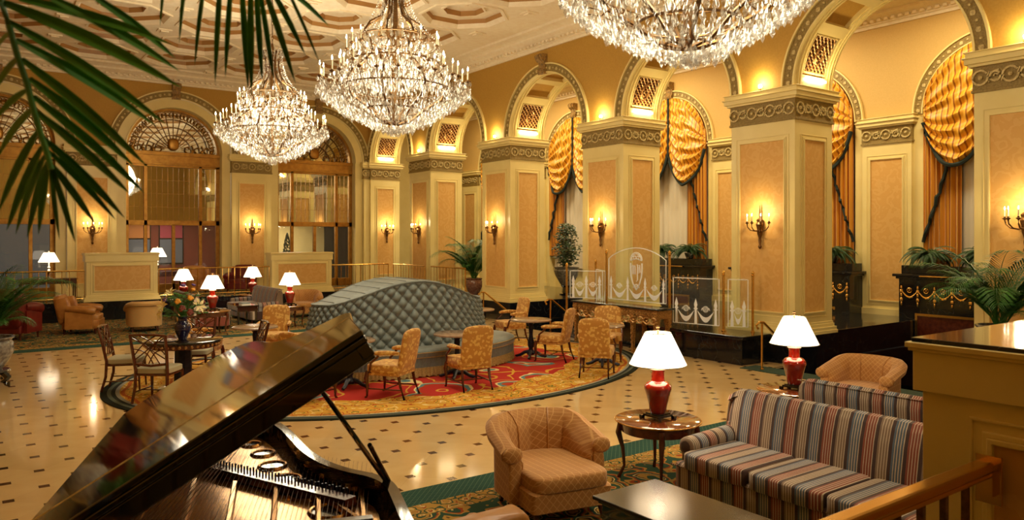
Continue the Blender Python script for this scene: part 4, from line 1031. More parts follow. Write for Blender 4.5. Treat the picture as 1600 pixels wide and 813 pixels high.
def box_table(label, loc, sx, sy, h, mat='mahog', rz=0, name='console_table', cat='table'):
    t = thing(name, label, cat, loc, rz)
    m = MB(); m.box(-sx/2, -sy/2, h-.035, sx/2, sy/2, h); m.build('top', mat, t, smooth=False, bevel=.008)
    m = MB(); m.box(-sx/2+.03, -sy/2+.03, h-.15, sx/2-.03, sy/2-.03, h-.035); m.build('apron', mat, t, smooth=False)
    for a in (-1, 1):
        for b in (-1, 1): m = MB(); m.tube([(a*(sx/2-.06), b*(sy/2-.06), h-.1), (a*(sx/2-.06), b*(sy/2-.06), 0)], [.035, .02], 4); m.build('leg', mat, t, smooth=False)
    return t
box_table('dark wood table behind the railing carrying the silver lamp at the left', (1.9, 24.6, .527), 1.4, .6, .62)
silver_lamp('lit silver stem lamp on the dark table behind the railing, above the red armchair', (1.92, 24.5, 1.147))
box_table('dark wood table behind the left parapet right end', (4.9, 24.9, .527), 1.2, .5, .72)
silver_lamp('lit silver stem lamp just right of the left cream parapet', (4.72, 24.7, 1.247))
# ------------------------------------------------------------------ striped sofas
def striped_sofa(label, loc, rz, L=2.30):
    t = thing('striped_sofa', label, 'sofa', loc, rz, 'striped three-seat sofas'); h = L/2
    m = MB(); m.pill(0, .0, .205, L-.04, .88, .25, .12, 24, 8); m.build('base', 'stripe_x', t)
    def bk(u, v):
        x = -h+.06+(L-.12)*u; e = min(1, min(u, 1-u)*16)
        prof = [(-.20, .30), (-.22, .50), (-.26, .70), (-.30, .82), (-.335, .875), (-.39, .885), (-.44, .85), (-.455, .78), (-.44, .5), (-.43, .15)]
        f = v*9; i = min(8, int(f)); q = f-i; y, z = [prof[i][k]+(prof[i+1][k]-prof[i][k])*q for k in (0, 1)]
        z -= (1-e)**2*.06*(z > .6); return (x, y+(1-e)**2*.03*(1 if y < -.3 else -1), z)
    m = MB(); m.grid(bk, 48, 46)
    for x in (-h+.06, h-.06): m.add([(x, y, z) for y, z in ((-.20, .30), (-.24, .50), (-.28, .70), (-.31, .80), (-.38, .82), (-.42, .78), (-.43, .5), (-.43, .15))], [tuple(range(8))])
    m.build('backrest', 'stripe_x', t)
    W = (L-.30)/3
    for k in range(3):
        m = MB(); m.pill(-h+.15+W*(k+.5), .11, .365, W-.012, .74, .15, .2, 28, 12); m.mi = 0
        c = m.build('seat_cushion', 'stripe_x', t)
    for s_ in (-1, 1):
        m = MB()
        def arm(u, v):
            y = -.30+.62*u; a = 2*PI*v; r = .085*(1-.25*max(0, (u-.9)/.1)**2*0)
            return (s_*(h-.10)+r*1.05*math.cos(a), y, .475+.085*math.sin(a)-.03*u)
        m.grid(arm, 14, 18); ya = .32
        m.box(s_*(h-.10)-.07, -.3, .10, s_*(h-.10)+.07, .31, .45)
        m.pill(s_*(h-.10), .325, .445, .17, .05, .165, .9, 16, 8)
        m.build('arm', 'stripe_y', t)
    for a in (-1, 1):
        for b in (-.36, .38): m = MB(); m.lathe([(.02, 0), (.026, .03), (.02, .06), (.03, .10)], 10, a*(h-.1), b); m.build('leg', 'mahog', t)
    m = MB(); m.tube([(-h+.02, .44, .30), (h-.02, .44, .30)], .007, 4); m.tube([(-h+.06, -.44, .86), (h-.06, -.44, .86)], .006, 4); m.build('piping', 'stripe_x', t)
    return t
s0 = striped_sofa('striped rust and slate sofa facing the coffee table, in front', (5.47, 3.46, .013), face(-1, 0))
dup(s0, (7.19, 3.40, .013), face(1, 0), 'striped sofa seen over its back, behind the front striped sofa')
dup(s0, (4.93, 20.42, .013), face(1, 0), 'far striped sofa end-on under the lamp, left of the black table')
dup(s0, (6.55, 21.3, .013), face(-1, 0), 'far striped sofa end-on right of the black table')
# ------------------------------------------------------------------ armchairs
def barrel_chair(label, loc, rz, mat='diamond', name='barrel_armchair'):
    t = thing(name, label, 'armchair', loc, rz, 'quilted barrel armchairs')
    def path(u):
        a = -.5+u; th = a*2*math.radians(118)                     # 0 at the middle of the back
        x = .34*math.sin(th); y = -.10-.27*math.cos(th) if abs(th) < PI/2 else -.10-.42*math.cos(th)*1.35
        if abs(th) > PI/2: x = math.copysign(.34+.02*(abs(th)-PI/2), th)
        return Vector((x, y, 0))
    def top(u): a = abs(u-.5)*2; return .74-.15*max(0, (a-.45)/.55)**1.3
    def shell(u, v):
        p = path(u); d = (path(min(1, u+.01))-path(max(0, u-.01))).normalized(); n = Vector((d.y, -d.x, 0)); zt = top(u)
        ch = .034*abs(math.sin(PI*u*4))**.4
        prof = [(-.06-ch, .28), (-.065-ch, .45), (-.05-ch, zt-.12), (-.03, zt-.04), (.02, zt), (.075, zt-.01), (.11, zt-.05), (.10, zt-.10), (.055, zt-.125), (.045, zt-.2), (.04, .14), (-.02, .13)]
        f = v*11; i = min(10, int(f)); q = f-i; o_, z = [prof[i][k]+(prof[i+1][k]-prof[i][k])*q for k in (0, 1)]
        p = p+n*o_; return (p.x, p.y, z)
    m = MB(); m.grid(shell, 72, 34)
    for u in (0, 1):
        P_ = [Vector(shell(u, k/33)) for k in range(34)]; m.add(P_, [tuple(range(34))])
    m.build('back_and_arms', mat, t)
    m = MB()
    for u in (.375, .625): m.tube([Vector(shell(u, k/33))+Vector((0, .004, 0)) for k in range(0, 15)], .006, 5)
    m.build('channel_seam', 'tan_leather', t)
    for s_ in (-1, 1):
        e = path(0 if s_ < 0 else 1); m = MB(); m.pill(e.x+s_*.025, e.y+.012, .525, .16, .06, .135, .9, 16, 8); m.pill(e.x, e.y, .30, .10, .05, .36, .4, 14, 8); m.build('arm_front', mat, t)
    m = MB(); m.pill(0, .07, .335, .62, .76, .15, .28, 28, 12); m.build('seat_cushion', mat, t)
    m = MB(); m.pill(0, .07, .20, .66, .72, .17, .12, 24, 8); m.build('base', mat, t)
    m = MB(); m.tube([(-.31, .425, .265), (.31, .425, .265)], .006, 4); m.build('piping', mat, t)
    for a in (-.26, .26):
        for b in (-.24, .34): m = MB(); m.tube([(a, b, .13), (a*1.08, b*1.06, 0)], [.026, .018], 4); m.build('leg', 'mahog', t)
    return t
b0 = barrel_chair('quilted tan barrel armchair on the green carpet edge beside the coffee table', (4.02, 5.06, .013), face(-.2, -.98)); b0.scale = (1.1, 1.1, 1.0)
dup(b0, (9.25, 5.25, .013), face(-1, -.05), 'quilted tan barrel armchair peeking over the second striped sofa')
dup(b0, (8.0, 21.3, .013), face(-.3, -.95), 'quilted tan barrel armchair behind the settee left end, under the right parapet')
p0 = barrel_chair('pale quilted barrel armchair seen from behind on the far carpet', (3.58, 20.25, .013), face(.1, 1), 'diamond_pale')
def club_chair(label, loc, rz, mat, group):
    t = thing('club_armchair', label, 'armchair', loc, rz, group)
    m = MB(); m.pill(0, .06, .34, .56, .66, .17, .25, 24, 10); m.build('seat_cushion', mat, t)
    m = MB(); m.pill(0, .03, .21, .66, .74, .20, .12, 20, 8); m.build('base', mat, t)
    m = MB(); m.T = Matrix.Rotation(math.radians(12), 4, 'X')
    def bk(u, v):
        a = -1+2*u; z = .2+.66*v; w_ = .33+.06*v; y = -.27+.10*a*a
        return (a*w_, y+.07*math.cos(PI*v)*0, z)
    m.pill(0, -.25, .60, .72, .17, .66, .3, 24, 12)
    for s_ in (-1, 1): m.pill(s_*.33, -.17, .62, .13, .30, .48, .5, 16, 8)
    m.build('backrest', mat, t)
    for s_ in (-1, 1):
        m = MB(); m.tube([(s_*.37, -.22, .56), (s_*.375, -.05, .555), (s_*.38, .15, .535), (s_*.385, .29, .51), (s_*.385, .335, .50)], [.06, .085, .09, .09, .06], 14)
        m.box(s_*.37-.055, -.25, .12, s_*.37+.055, .28, .5); m.build('arm', mat, t)
    for a in (-.3, .3):
        for b in (-.28, .32): m = MB(); m.tube([(a, b, .12), (a, b, 0)], [.03, .018], 6); m.build('leg', 'mahog', t)
    return t
c0 = club_chair('tan leather club armchair before the left cream parapet', (2.3, 20.7, .013), face(.96, -.3), 'tan_leather', 'leather club armchairs'); c0.scale = (1.08, 1.08, 1.06)
dup(c0, (2.28, 3.80, .013), 0, 'tan leather armchair with only its rounded arm showing beside the piano', scale=(.85, .85, .90))
dup(c0, (6.0, 24.8, .527), face(.3, -1), 'tan leather armchair behind the railing between the two parapets', scale=(1, 1, 1))
c1 = club_chair('red leather armchair behind the left potted palm', (.95, 20.3, .013), face(.6, .8), 'red_leather', 'red club armchairs'); c1.scale = (1.0, 1.0, 1.3)
dup(c1, (7.2, 24.8, .527), face(-.6, -.8), 'red leather armchair behind the railing left of the right parapet', scale=(1, 1, 1))
# low tables
t = thing('coffee_table', 'low black lacquer coffee table before the front striped sofa', 'table', (4.05, 3.5, .013))
m = MB(); m.box(-.33, -.66, .37, .33, .66, .40); m.build('top', plain('satin_black_top', (20, 15, 12), .22), t, smooth=False, bevel=.008)
m = MB(); m.box(-.30, -.63, .345, .30, .63, .37); m.box(-.28, -.61, .10, .28, .61, .345); m.box(-.31, -.64, .0, .31, .64, .06); m.box(-.295, -.625, .06, .295, .625, .10); m.build('body', 'blackwood', t, smooth=False, bevel=.006)
m = MB()
for k in range(9): m.pill(-.24+.06*k, .612, .24+.03*math.sin(k*1.7), .03, .012, .05, 1, 6, 5)
m.build('painted_sprays', 'brass', t)
box_table('black table with pale books between the two far striped sofas', (5.72, 19.55, .013), .55, .9, .58, 'blackwood', name='black_table')
for k, (x, z, c) in enumerate(((0, .013+.58, 'pale book lying lowest in the stack'), (.01, .62, 'upper grey book of the small pile'))):
    m = MB(); m.box(-.1, -.14, 0, .1, .14, .026); o = m.build('book', ['ivory', 'bluefab'][k], smooth=False); o.location = (5.72+x, 19.4, z); tag(o, c+' on the black table between the far sofas', 'book')

# ------------------------------------------------------------------ grand piano
ax_ = Vector((.321, .947, 0)).normalized(); rt_ = Vector((ax_.y, -ax_.x, 0)); PS = Vector((.30, 4.10, .013))
P_ = thing('grand_piano', 'black grand piano with raised lid seen from the keyboard end', 'piano', PS, math.atan2(-ax_.x, ax_.y))
# local: x to the treble side, y towards the tail
out = [(0, -1.25), (1.6, -1.25), (1.62, -.1), (1.60, .05), (1.53, .19), (1.41, .33), (1.30, .52), (1.21, .80), (1.15, 1.1), (1.09, 1.38), (.99, 1.66), (.82, 1.88), (.60, 2.03), (.36, 2.08), (.12, 2.07), (0, 2.02)]
def smooth_poly(pts, n=4):
    r = []
    for i in range(len(pts)-1):
        p0, p1, p2, p3 = pts[max(0, i-1)], pts[i], pts[i+1], pts[min(len(pts)-1, i+2)]
        for k in range(n):
            t_ = k/n; r.append(tuple(.5*((2*p1[j])+(-p0[j]+p2[j])*t_+(2*p0[j]-5*p1[j]+4*p2[j]-p3[j])*t_*t_+(-p0[j]+3*p1[j]-3*p2[j]+p3[j])*t_**3) for j in (0, 1)))
    return r+[pts[-1]]
curve = smooth_poly(out[2:], 4)
def inset(pts, d):
    r = []
    for i, p in enumerate(pts):
        a = Vector(pts[max(0, i-1)]); b = Vector(pts[min(len(pts)-1, i+1)]); t_ = (b-a).normalized(); r.append((p[0]-t_.y*d, p[1]+t_.x*d))
    return r
inner = inset(curve, .055)
m = MB()
O = [(0, -.9), (1.62, -.9)]+curve; I = [(.055, -.9), (1.565, -.9)]+[(max(.055, x), min(y, 2.02)) for x, y in inner]
n = len(O)
for i in range(n):                                   # rim walls
    j = (i+1) % n; m.add([(*O[i], .68), (*O[j], .68), (*O[j], 1.0), (*O[i], 1.0), (*I[i], .80), (*I[j], .80), (*I[j], 1.0), (*I[i], 1.0)], [(0, 1, 2, 3), (5, 4, 7, 6), (3, 2, 6, 7)])
m.build('rim', 'piano', P_, ang=30)
m = MB(); m.prism([(x, y) for x, y in O], .66, .70); m.build('bottom_board', 'piano', P_)
m = MB(); m.prism([(x, y) for x, y in I], .78, .80); m.build('soundboard', 'goldwood', P_)
pl = inset(inner, .05); m = MB()
m.prism([(.12, -.62), (1.50, -.62)]+[(max(.12, x), min(1.94, y)) for x, y in pl], .86, .885); pt = m.build('iron_plate', 'plate', P_, ang=30)
for (x, y, r) in ((1.29, .0, .10), (1.18, .29, .092), (1.07, .59, .084), (1.0, .89, .074), (.94, 1.18, .064), (.86, 1.43, .055)):
    m = MB(); m.lathe([(r+.02, .0), (r+.01, .014), (r, .012), (r-.003, .002)], 20, x, y, .885); m.build('port_ring', 'plate', pt)
    m = MB(); m.lathe([(r-.002, .0), (r-.002, .004)], 20, x, y, .885); m.build('port_opening', 'blackwood', pt)
m = MB()
for k in range(7): x = .2+k*.2; m.tube([(x, -.6, .90), (x-.06+.02*k, .9-.12*k, .91)], .016, 5)
m.tube([(1.5-.03*k, -.5+.09*k, .90) for k in range(10)], .02, 5); m.build('strut', 'plate', pt)
m = MB()
for k in range(54): x = .16+k*.0235; m.tube([(x, -.48, .925), (x+.16, min(1.75, 1.8-.022*k), .925)], .0012, 3)
for k in range(20): x = .12+k*.022; m.tube([(x, -.45, .945), (x+.30, 1.4, .945)], .0028, 3)
m.build('strings', 'string', P_, kind='stuff')
m = MB(); m.prism([(.3, 1.2), (.36, 1.24), (1.42, .05), (1.36, .0)], .89, .935); m.build('bridge', 'mahog', P_)
m = MB()
for k in range(60): t_ = k/59; m.lathe([(.006, 0), (.006, .03)], 5, .36+1.02*t_, 1.2-1.1*t_+.02*(k % 2), .93)
m.build('hitch_pins', 'iron', P_, kind='stuff')
m = MB()
for k in range(3):
    for j in range(50): m.lathe([(.005, 0), (.005, .035)], 5, .2+j*.025, -.56+k*.03, .885)
m.build('tuning_pins', 'silver', P_, kind='stuff')
m = MB(); m.box(.16, -.36, .935, 1.46, -.31, .96); m.box(.16, -.31, .93, 1.46, -.27, .94); m.build('dampers', 'blackwood', P_, smooth=False)
m = MB(); m.box(.16, -.28, .925, .66, -.25, .935); m.build('felt_strip', 'felt', P_, smooth=False)
m = MB(); m.box(.055, -.9, .70, 1.565, -.62, .98); m.box(.2, -.84, .98, 1.42, -.55, 1.01); m.box(.30, -.80, 1.01, 1.32, -.78, 1.03); m.build('music_desk', 'piano', P_, smooth=False, bevel=.006)
m = MB(); m.box(0, -1.28, .62, 1.62, -.9, .70); m.box(0, -1.22, .70, .12, -.9, .86); m.box(1.5, -1.22, .70, 1.62, -.9, .86); m.box(.12, -.95, .70, 1.5, -.9, .86); m.build('key_bed', 'piano', P_, smooth=False, bevel=.01)
m = MB()
for k in range(52): m.box(.135+k*.0260, -1.15, .70, .135+k*.0260+.0245, -.96, .735)
m.mi = 1
for k in range(51):
    if k % 7 in (0, 1, 3, 4, 5): m.box(.135+(k+1)*.026-.006, -1.08, .735, .135+(k+1)*.026+.006, -.96, .75)
m.build('keyboard', ['ivory', 'blackwood'], P_, smooth=False)
for x, y in ((.14, -.95), (1.48, -.95), (.5, 1.6)):
    m = MB(); m.lathe([(.04, .0), (.05, .04), (.06, .06), (.05, .1), (.065, .3), (.09, .55), (.10, .66)], 12, x, y); m.build('leg', 'piano', P_)
m = MB(); m.box(.72, -.78, .12, .90, -.72, .66); m.box(.70, -.86, .08, .92, -.70, .13)
for k in range(3): m.box(.735+k*.05, -1.0, .07, .765+k*.05, -.84, .09)
m.build('pedal_lyre', 'piano', P_, smooth=False)
PH = math.radians(32)
lid = [(0, -.35), (1.63, -.35), (1.65, .0), (1.62, .12), (1.50, .25), (1.38, .40), (1.27, .60), (1.18, .86), (1.13, 1.12), (1.07, 1.40), (.97, 1.70), (.82, 1.92), (.60, 2.07), (.36, 2.13), (.1, 2.12), (-.02, 2.06)]
lc = [(-.02, -.35)]+lid[1:2]+smooth_poly(lid[2:], 4)
m = MB(); m.T = Matrix.Translation((0, 0, 1.0)) @ Matrix.Rotation(-PH, 4, 'Y')
m.prism([(-.02, -.86), (1.63, -.86)]+lc[1:], .0, .026); m.box(.0, -.855, -.075, 1.62, -.80, .0); m.box(1.57, -.86, -.06, 1.625, -.1, 0); ld = m.build('lid', 'piano', P_, ang=30, bevel=.006)
m = MB(); m.T = Matrix.Translation((0, 0, 1.0)) @ Matrix.Rotation(-PH, 4, 'Y')
m.box(-.02, -.86, .028, 1.63, -.36, .056); m.build('folded_flap', 'piano', ld, smooth=False, bevel=.006)
m = MB(); m.T = Matrix.Translation((0, 0, 1.0)) @ Matrix.Rotation(-PH, 4, 'Y')
m.tube([(.0, -.352, .05), (1.63, -.352, .05)], .010, 6); m.build('piano_hinge', 'frieze_hi', ld)
lidp = lambda w_, t_: Vector((w_*math.cos(PH), t_, 1.0+w_*math.sin(PH)))
m = MB(); m.tube([Vector((1.575, .06, 1.0)), lidp(1.36, -.62)-Vector((0, 0, .01))], [.014, .010], 8); m.build('prop_stick', 'piano', P_)
m = MB(); m.tube([Vector((1.59, .06, 1.0)), Vector((1.59, .06, 1.0)).lerp(lidp(1.36, -.62), .36)+Vector((.03, 0, 0))], [.012, .012], 8); m.build('short_prop', 'piano', P_)
m = MB()
for k in (.3, 1.0, 1.7): m.tube([(-.015, k-.1, 1.0), (-.015, k+.1, 1.0)], .012, 8)
m.build('hinge', 'brass', P_)

# ------------------------------------------------------------------ candles, sconces, chandeliers
def candle_mesh(h=.12, r=.011):
    m = MB(); m.lathe([(r, 0), (r, h)], 8); c = m.build('candle', 'candle')
    m = MB(); m.lathe([(.002, h), (r*.95, h+.018), (r*.8, h+.034), (.002, h+.062)], 8); f = m.build('flame_bulb', 'flame', c)
    return c
def put_candle(parent, proto, loc, s=1):
    c = proto.copy(); sc.collection.objects.link(c); c.parent = parent; c.location = loc; c.scale = (s,)*3
    for f in proto.children: g = f.copy(); sc.collection.objects.link(g); g.parent = c
CP0 = candle_mesh()
def sconce(label, loc, rz):
    t = thing('candle_sconce', label, 'sconce', loc, rz, 'gilt torch sconces')
    m = MB(); m.lathe([(.012, -.50), (.035, -.46), (.018, -.42), (.03, -.34), (.02, -.30), (.045, -.22), (.055, -.12), (.075, -.04), (.05, .0), (.065, .04), (.03, .07)], 10, 0, .06); m.build('torch_backplate', 'antique', t)
    m = MB(); m.lathe([(.02, .07), (.016, .2), (.008, .30), (.002, .33)], 4, 0, .06); m.build('obelisk', 'antique', t)
    for k, (x, y, z) in enumerate(((-.24, .12, .0), (-.15, .24, -.02), (0, .30, -.03), (.15, .24, -.02), (.24, .12, .0))):
        m = MB(); m.tube([(0, .06, -.12), (x*.3, .06+(y-.06)*.4, -.17), (x*.7, .06+(y-.06)*.8, -.15), (x*.95, y, -.09), (x, y, -.03+z*0)], [.012, .010, .010, .010, .012], 6)
        m.lathe([(.008, -.035), (.032, -.02), (.034, -.01), (.014, -.004), (.018, .012), (.013, .014)], 10, x, y); a = m.build('arm', 'antique', t)
        put_candle(t, CP0, (x, y, .012), .8)
    light('POINT', (0, .26, .20), 13, (1, .76, .42), .05, parent=t)
    return t
nm = ['nearest', 'second nearest', 'third nearest', 'fourth nearest', 'farthest']
sc0 = None
SL = [((AX, c, 2.57), PI/2, f'gilt candle sconce on the front panel of the {nm[i]} arcade pier') for i, c in enumerate(PC[1:])]
SL += [((12.72, FY-.2, 2.57), PI, 'gilt candle sconce on the corner pier between arcade and far wall'), ((7.82, FY-.12, 2.57), PI, 'gilt candle sconce on the far wall pilaster between the two parapets'), ((3.12, FY-.12, 2.57), PI, 'gilt candle sconce on the far wall pilaster above the left parapet')]
for l_, r_, lb in SL:
    if sc0 is None: sc0 = sconce(lb, l_, r_)
    else: dup(sc0, l_, r_, lb)
def drop(m, x, y, z, s=1.0, L=.075):
    w_ = .016*s; L *= s; a = random.random()*3; c_, s2 = math.cos(a)*w_, math.sin(a)*w_
    m.add([(x, y, z), (x+c_, y+s2, z-L*.62), (x-s2, y+c_, z-L*.62), (x-c_, y-s2, z-L*.62), (x+s2, y-c_, z-L*.62), (x, y, z-L)], [(0, 1, 2), (0, 2, 3), (0, 3, 4), (0, 4, 1), (5, 2, 1), (5, 3, 2), (5, 4, 3), (5, 1, 4)])
def bead(m, x, y, z, r):
    m.add([(x, y, z+r), (x+r, y, z), (x, y+r, z), (x-r, y, z), (x, y-r, z), (x, y, z-r)], [(0, 1, 2), (0, 2, 3), (0, 3, 4), (0, 4, 1), (5, 2, 1), (5, 3, 2), (5, 4, 3), (5, 1, 4)])
def chandelier(label, loc):
    random.seed(11); t = thing('crystal_chandelier', label, 'chandelier', loc, .1, 'crystal chandeliers of the hall'); Z = lambda z: z-loc[2]
    m = MB(); m.lathe([(.012, Z(3.95)), (.03, Z(4.0)), (.05, Z(4.3)), (.03, Z(4.5)), (.06, Z(4.8)), (.03, Z(5.0)), (.05, Z(5.5)), (.02, Z(5.8)), (.06, Z(6.1)), (.02, Z(6.3))], 10); m.build('central_stem', 'antique', t)
    m = MB(); z = Z(6.3)
    while z < Z(7.35): m.tube([(.02*math.cos(q), 0, z+.045+.045*math.sin(q)) if int(z*20) % 2 else (0, .02*math.cos(q), z+.045+.045*math.sin(q)) for q in [2*PI*k/8 for k in range(8)]], .006, 4, True); z += .075
    m.lathe([(.02, Z(7.36)), (.12, Z(7.42)), (.16, Z(7.5)), (.16, Z(7.6))], 16); m.build('chain_and_canopy', 'antique', t)
    for z, r in ((6.12, .2), (5.25, .52), (4.88, .66), (4.5, .80), (4.18, .45), (4.0, .2)):
        m = MB(); m.tube([(r*math.cos(2*PI*k/32), r*math.sin(2*PI*k/32), Z(z)) for k in range(32)], .012, 5, True); m.build('hoop', 'antique', t)
    for k in range(8):
        a = 2*PI*k/8; c_, s_ = math.cos(a), math.sin(a)
        m = MB(); m.tube([(c_*r, s_*r, Z(z)) for r, z in ((.2, 6.12), (.14, 5.95), (.13, 5.75), (.22, 5.55), (.42, 5.42), (.5, 5.28), (.4, 5.15), (.36, 5.0), (.5, 4.86), (.7, 4.7), (.80, 4.5), (.7, 4.32), (.45, 4.18), (.25, 4.02), (.05, 3.97))], .02, 5); m.build('scroll_rod', 'antique', t)
    tiers = ((24, 1.10, 4.60, .72, 4.46), (16, .80, 4.79, .5, 4.72), (14, .70, 5.08, .4, 5.02))
    for n, R, z, r0, z0 in tiers:
        for k in range(n):
            a = 2*PI*(k+.3*(n % 3))/n; c_, s_ = math.cos(a), math.sin(a); rr = R*(1 if k % 2 else .93); zz = z+(0 if k % 2 else .03)
            m = MB(); m.tube([(c_*r, s_*r, Z(q)) for r, q in ((r0, z0), (r0+(rr-r0)*.35, z0-.07), (r0+(rr-r0)*.75, z0-.03), (rr, zz-.04), (rr, zz))], .008, 4)
            m.lathe([(.01, -.03), (.04, -.012), (.042, -.004), (.016, 0), (.016, .015)], 8, c_*rr, s_*rr, Z(zz)); m.build('arm', 'antique', t)
            put_candle(t, CP0, (c_*rr, s_*rr, Z(zz)+.012), 1.1)
    m = MB()
    for n, R, z, r0, z0 in tiers:
        for k in range(n):                              # pendants under every cup
            a = 2*PI*(k+.3*(n % 3))/n; rr = R*(1 if k % 2 else .93)
            for j in range(7):
                b = 2*PI*j/7; drop(m, math.cos(a)*rr+.045*math.cos(b), math.sin(a)*rr+.045*math.sin(b), Z(z)-.01, 1.05)
            a2 = 2*PI*(k+1+.3*(n % 3))/n
            for j in range(1, 9):
                q = j/9; a3 = a+(a2-a)*q; bead(m, math.cos(a3)*R*.97, math.sin(a3)*R*.97, Z(z)-.02-.11*math.sin(PI*q), .011)
            for j in range(5): q = j/5; rq = r0+(rr-r0)*q; drop(m, math.cos(a)*rq, math.sin(a)*rq, Z(z0)-.03, .9)
    for i in range(17):                                 # dish of pendants
        q = i/16; r = 1.06*(1-q)**.8+.07; z = 4.50-.60*q**.85+random.uniform(-.01, .01); n = max(8, int(2*PI*r/.062))
        for k in range(n):
            a = 2*PI*(k+random.random()*.6)/n; drop(m, r*math.cos(a), r*math.sin(a), Z(z)+random.uniform(-.03, .03), random.uniform(.9, 1.7))
    for i in range(7):                                  # inner tiers
        r = .25+.09*i
        for z in (4.62, 4.78, 4.98, 5.16):
            if r < (.85 if z < 4.9 else .66):
                for k in range(int(2*PI*r/.085)): a = random.random()*6.29; drop(m, r*math.cos(a), r*math.sin(a), Z(z)+random.uniform(-.06, .08), random.uniform(.8, 1.3))
    for k in range(20):                                 # bead strings from the crown
        a = 2*PI*k/20
        for j in range(26): q = j/25; r = .2+.50*q**1.9; bead(m, r*math.cos(a), r*math.sin(a), Z(6.12)-(.95)*q**.75, .013)
        for j in range(3): drop(m, (.2+.02*j)*math.cos(a+.1), (.2+.02*j)*math.sin(a+.1), Z(6.14)-.02+.04*j, 1.6)
    for k in range(90): a = random.random()*6.28; z = random.uniform(5.2, 6.2); r = .1+.32*((6.25-z)/1.05)**1.5; drop(m, r*math.cos(a), r*math.sin(a), Z(z), random.uniform(.9, 1.4))
    m.build('crystal_trimming', 'crystal', t, smooth=False, kind='stuff')
    pm = MB(); drop(pm, 0, 0, 0, 2.0); pr = pm.build('crystal_pendant', 'crystal', t, smooth=False)
    spots = [(.96*math.cos(2*PI*k/48), .96*math.sin(2*PI*k/48), Z(4.42)) for k in range(48)]+[(.42*math.cos(2*PI*k/24), .42*math.sin(2*PI*k/24), Z(4.08)) for k in range(24)]+[(.16*math.cos(2*PI*k/8), .16*math.sin(2*PI*k/8), Z(3.97)) for k in range(8)]
    for i, p in enumerate(spots):
        o = pr if i == 0 else pr.copy()
        if i: sc.collection.objects.link(o); o.parent = t
        o.location = p
    m = MB(); m.pill(0, 0, Z(3.86), .15, .15, .16, 1, 10, 7); m.build('crystal_ball', 'crystal', t, smooth=False)
    return t
ch0 = chandelier('great crystal chandelier hanging in the middle of the picture, above the settee', (5.2, 10.2, 4.5))
dup(ch0, (5.2, 4.55, 4.5), .1, 'nearest crystal chandelier cut off by the top edge of the picture')
dup(ch0, (5.2, 15.7, 4.5), .1, 'farthest crystal chandelier, behind the hanging palm leaves')
dup(ch0, (5.2, -1.05, 4.5), .1, 'crystal chandelier over the near landing, glimpsed in the door mirrors')
for f in list(CP0.children): bpy.data.objects.remove(f)
bpy.data.objects.remove(CP0)

# ------------------------------------------------------------------ carved console and glass screens
t = thing('carved_console', 'long carved giltwood console with black marble top before the glass screen', 'table', (11.0, 11.45, 0))
y0, y1 = -1.25, 1.25; x0, x1 = -.2, .2
m = MB(); m.box(x0-.04, y0-.04, .87, x1+.04, y1+.04, .91); m.build('marble_top', 'bmarble', t, smooth=False, bevel=.008)
m = MB(); m.box(x0+.02, y0+.02, .70, x1-.02, y1-.02, .87); m.box(x0, y0, .835, x1, y1, .87); m.build('apron', 'goldwood', t, smooth=False, bevel=.006)
m = MB()
for k in range(30):
    y = y0+.05+k*(2.4/29); m.tube([(x0-.012, y+.032*math.cos(q), .79+.032*math.sin(q)) for q in [2*PI*j/8 for j in range(8)]], .011, 4, True); m.pill(x0-.012, y, .79, .04, .03, .03, 1, 5, 4)
for k in range(14):
    y = y0+.1+k*(2.3/13); s_ = 1 if k % 2 else -1
    m.tube([(x0-.012, y+s_*(.08-.009*j)*math.cos(j*.8), .68+(.055-.005*j)*math.sin(j*.8)) for j in range(8)], .018, 5)
    m.tube([(x0-.01, y-.09+.18*j/6, .65-.05*math.sin(PI*j/6)) for j in range(7)], .02, 5)
m.build('carved_fretwork', plain('bright_gilding', (214, 168, 96), .35, .3, c2=(150, 100, 50), sc_=30), t)
for ly in (1.18, -.55, -1.18):
    for lx in (x0+.04, x1-.04):
        m = MB(); m.tube([(lx, ly, .84), (lx, ly, .60), (lx, ly, .56), (lx, ly, .12), (lx, ly, .08), (lx, ly, 0)], [.075, .07, .055, .035, .05, .04], 4)
        for k in range(5): m.pill(lx-.05, ly, .2+.09*k, .03, .04, .06, 1, 6, 5)
        m.build('leg', 'goldwood', t, ang=30)
G_ = thing('glass_screen', 'brass-posted etched glass screen on the marble platform behind the gilt console', 'screen', (11.35, 11.0, .52)); GO = Vector((11.35, 11.0, .52))
posts = {'A': (10.86, 12.98, .016, 1.68), 'B': (11.33, 12.2, .52, 1.98), 'C': (11.33, 10.38, .52, 1.98), 'D': (11.6, 9.28, .52, 1.62), 'E': (11.9, 8.85, .52, 1.62), 'F': (11.92, 13.2, .52, 1.72)}
for k, (x, y, z0, z1) in posts.items():
    m = MB(); m.T = Matrix.Translation(Vector((x, y, 0))-GO); m.lathe([(.04, z0), (.04, z0+.02), (.024, z0+.03), (.024, z1-.06), (.034, z1-.05), (.034, z1-.035), (.018, z1-.03), (.034, z1), (.02, z1+.03), (.004, z1+.045)], 14); m.build('post', 'brass', G_)
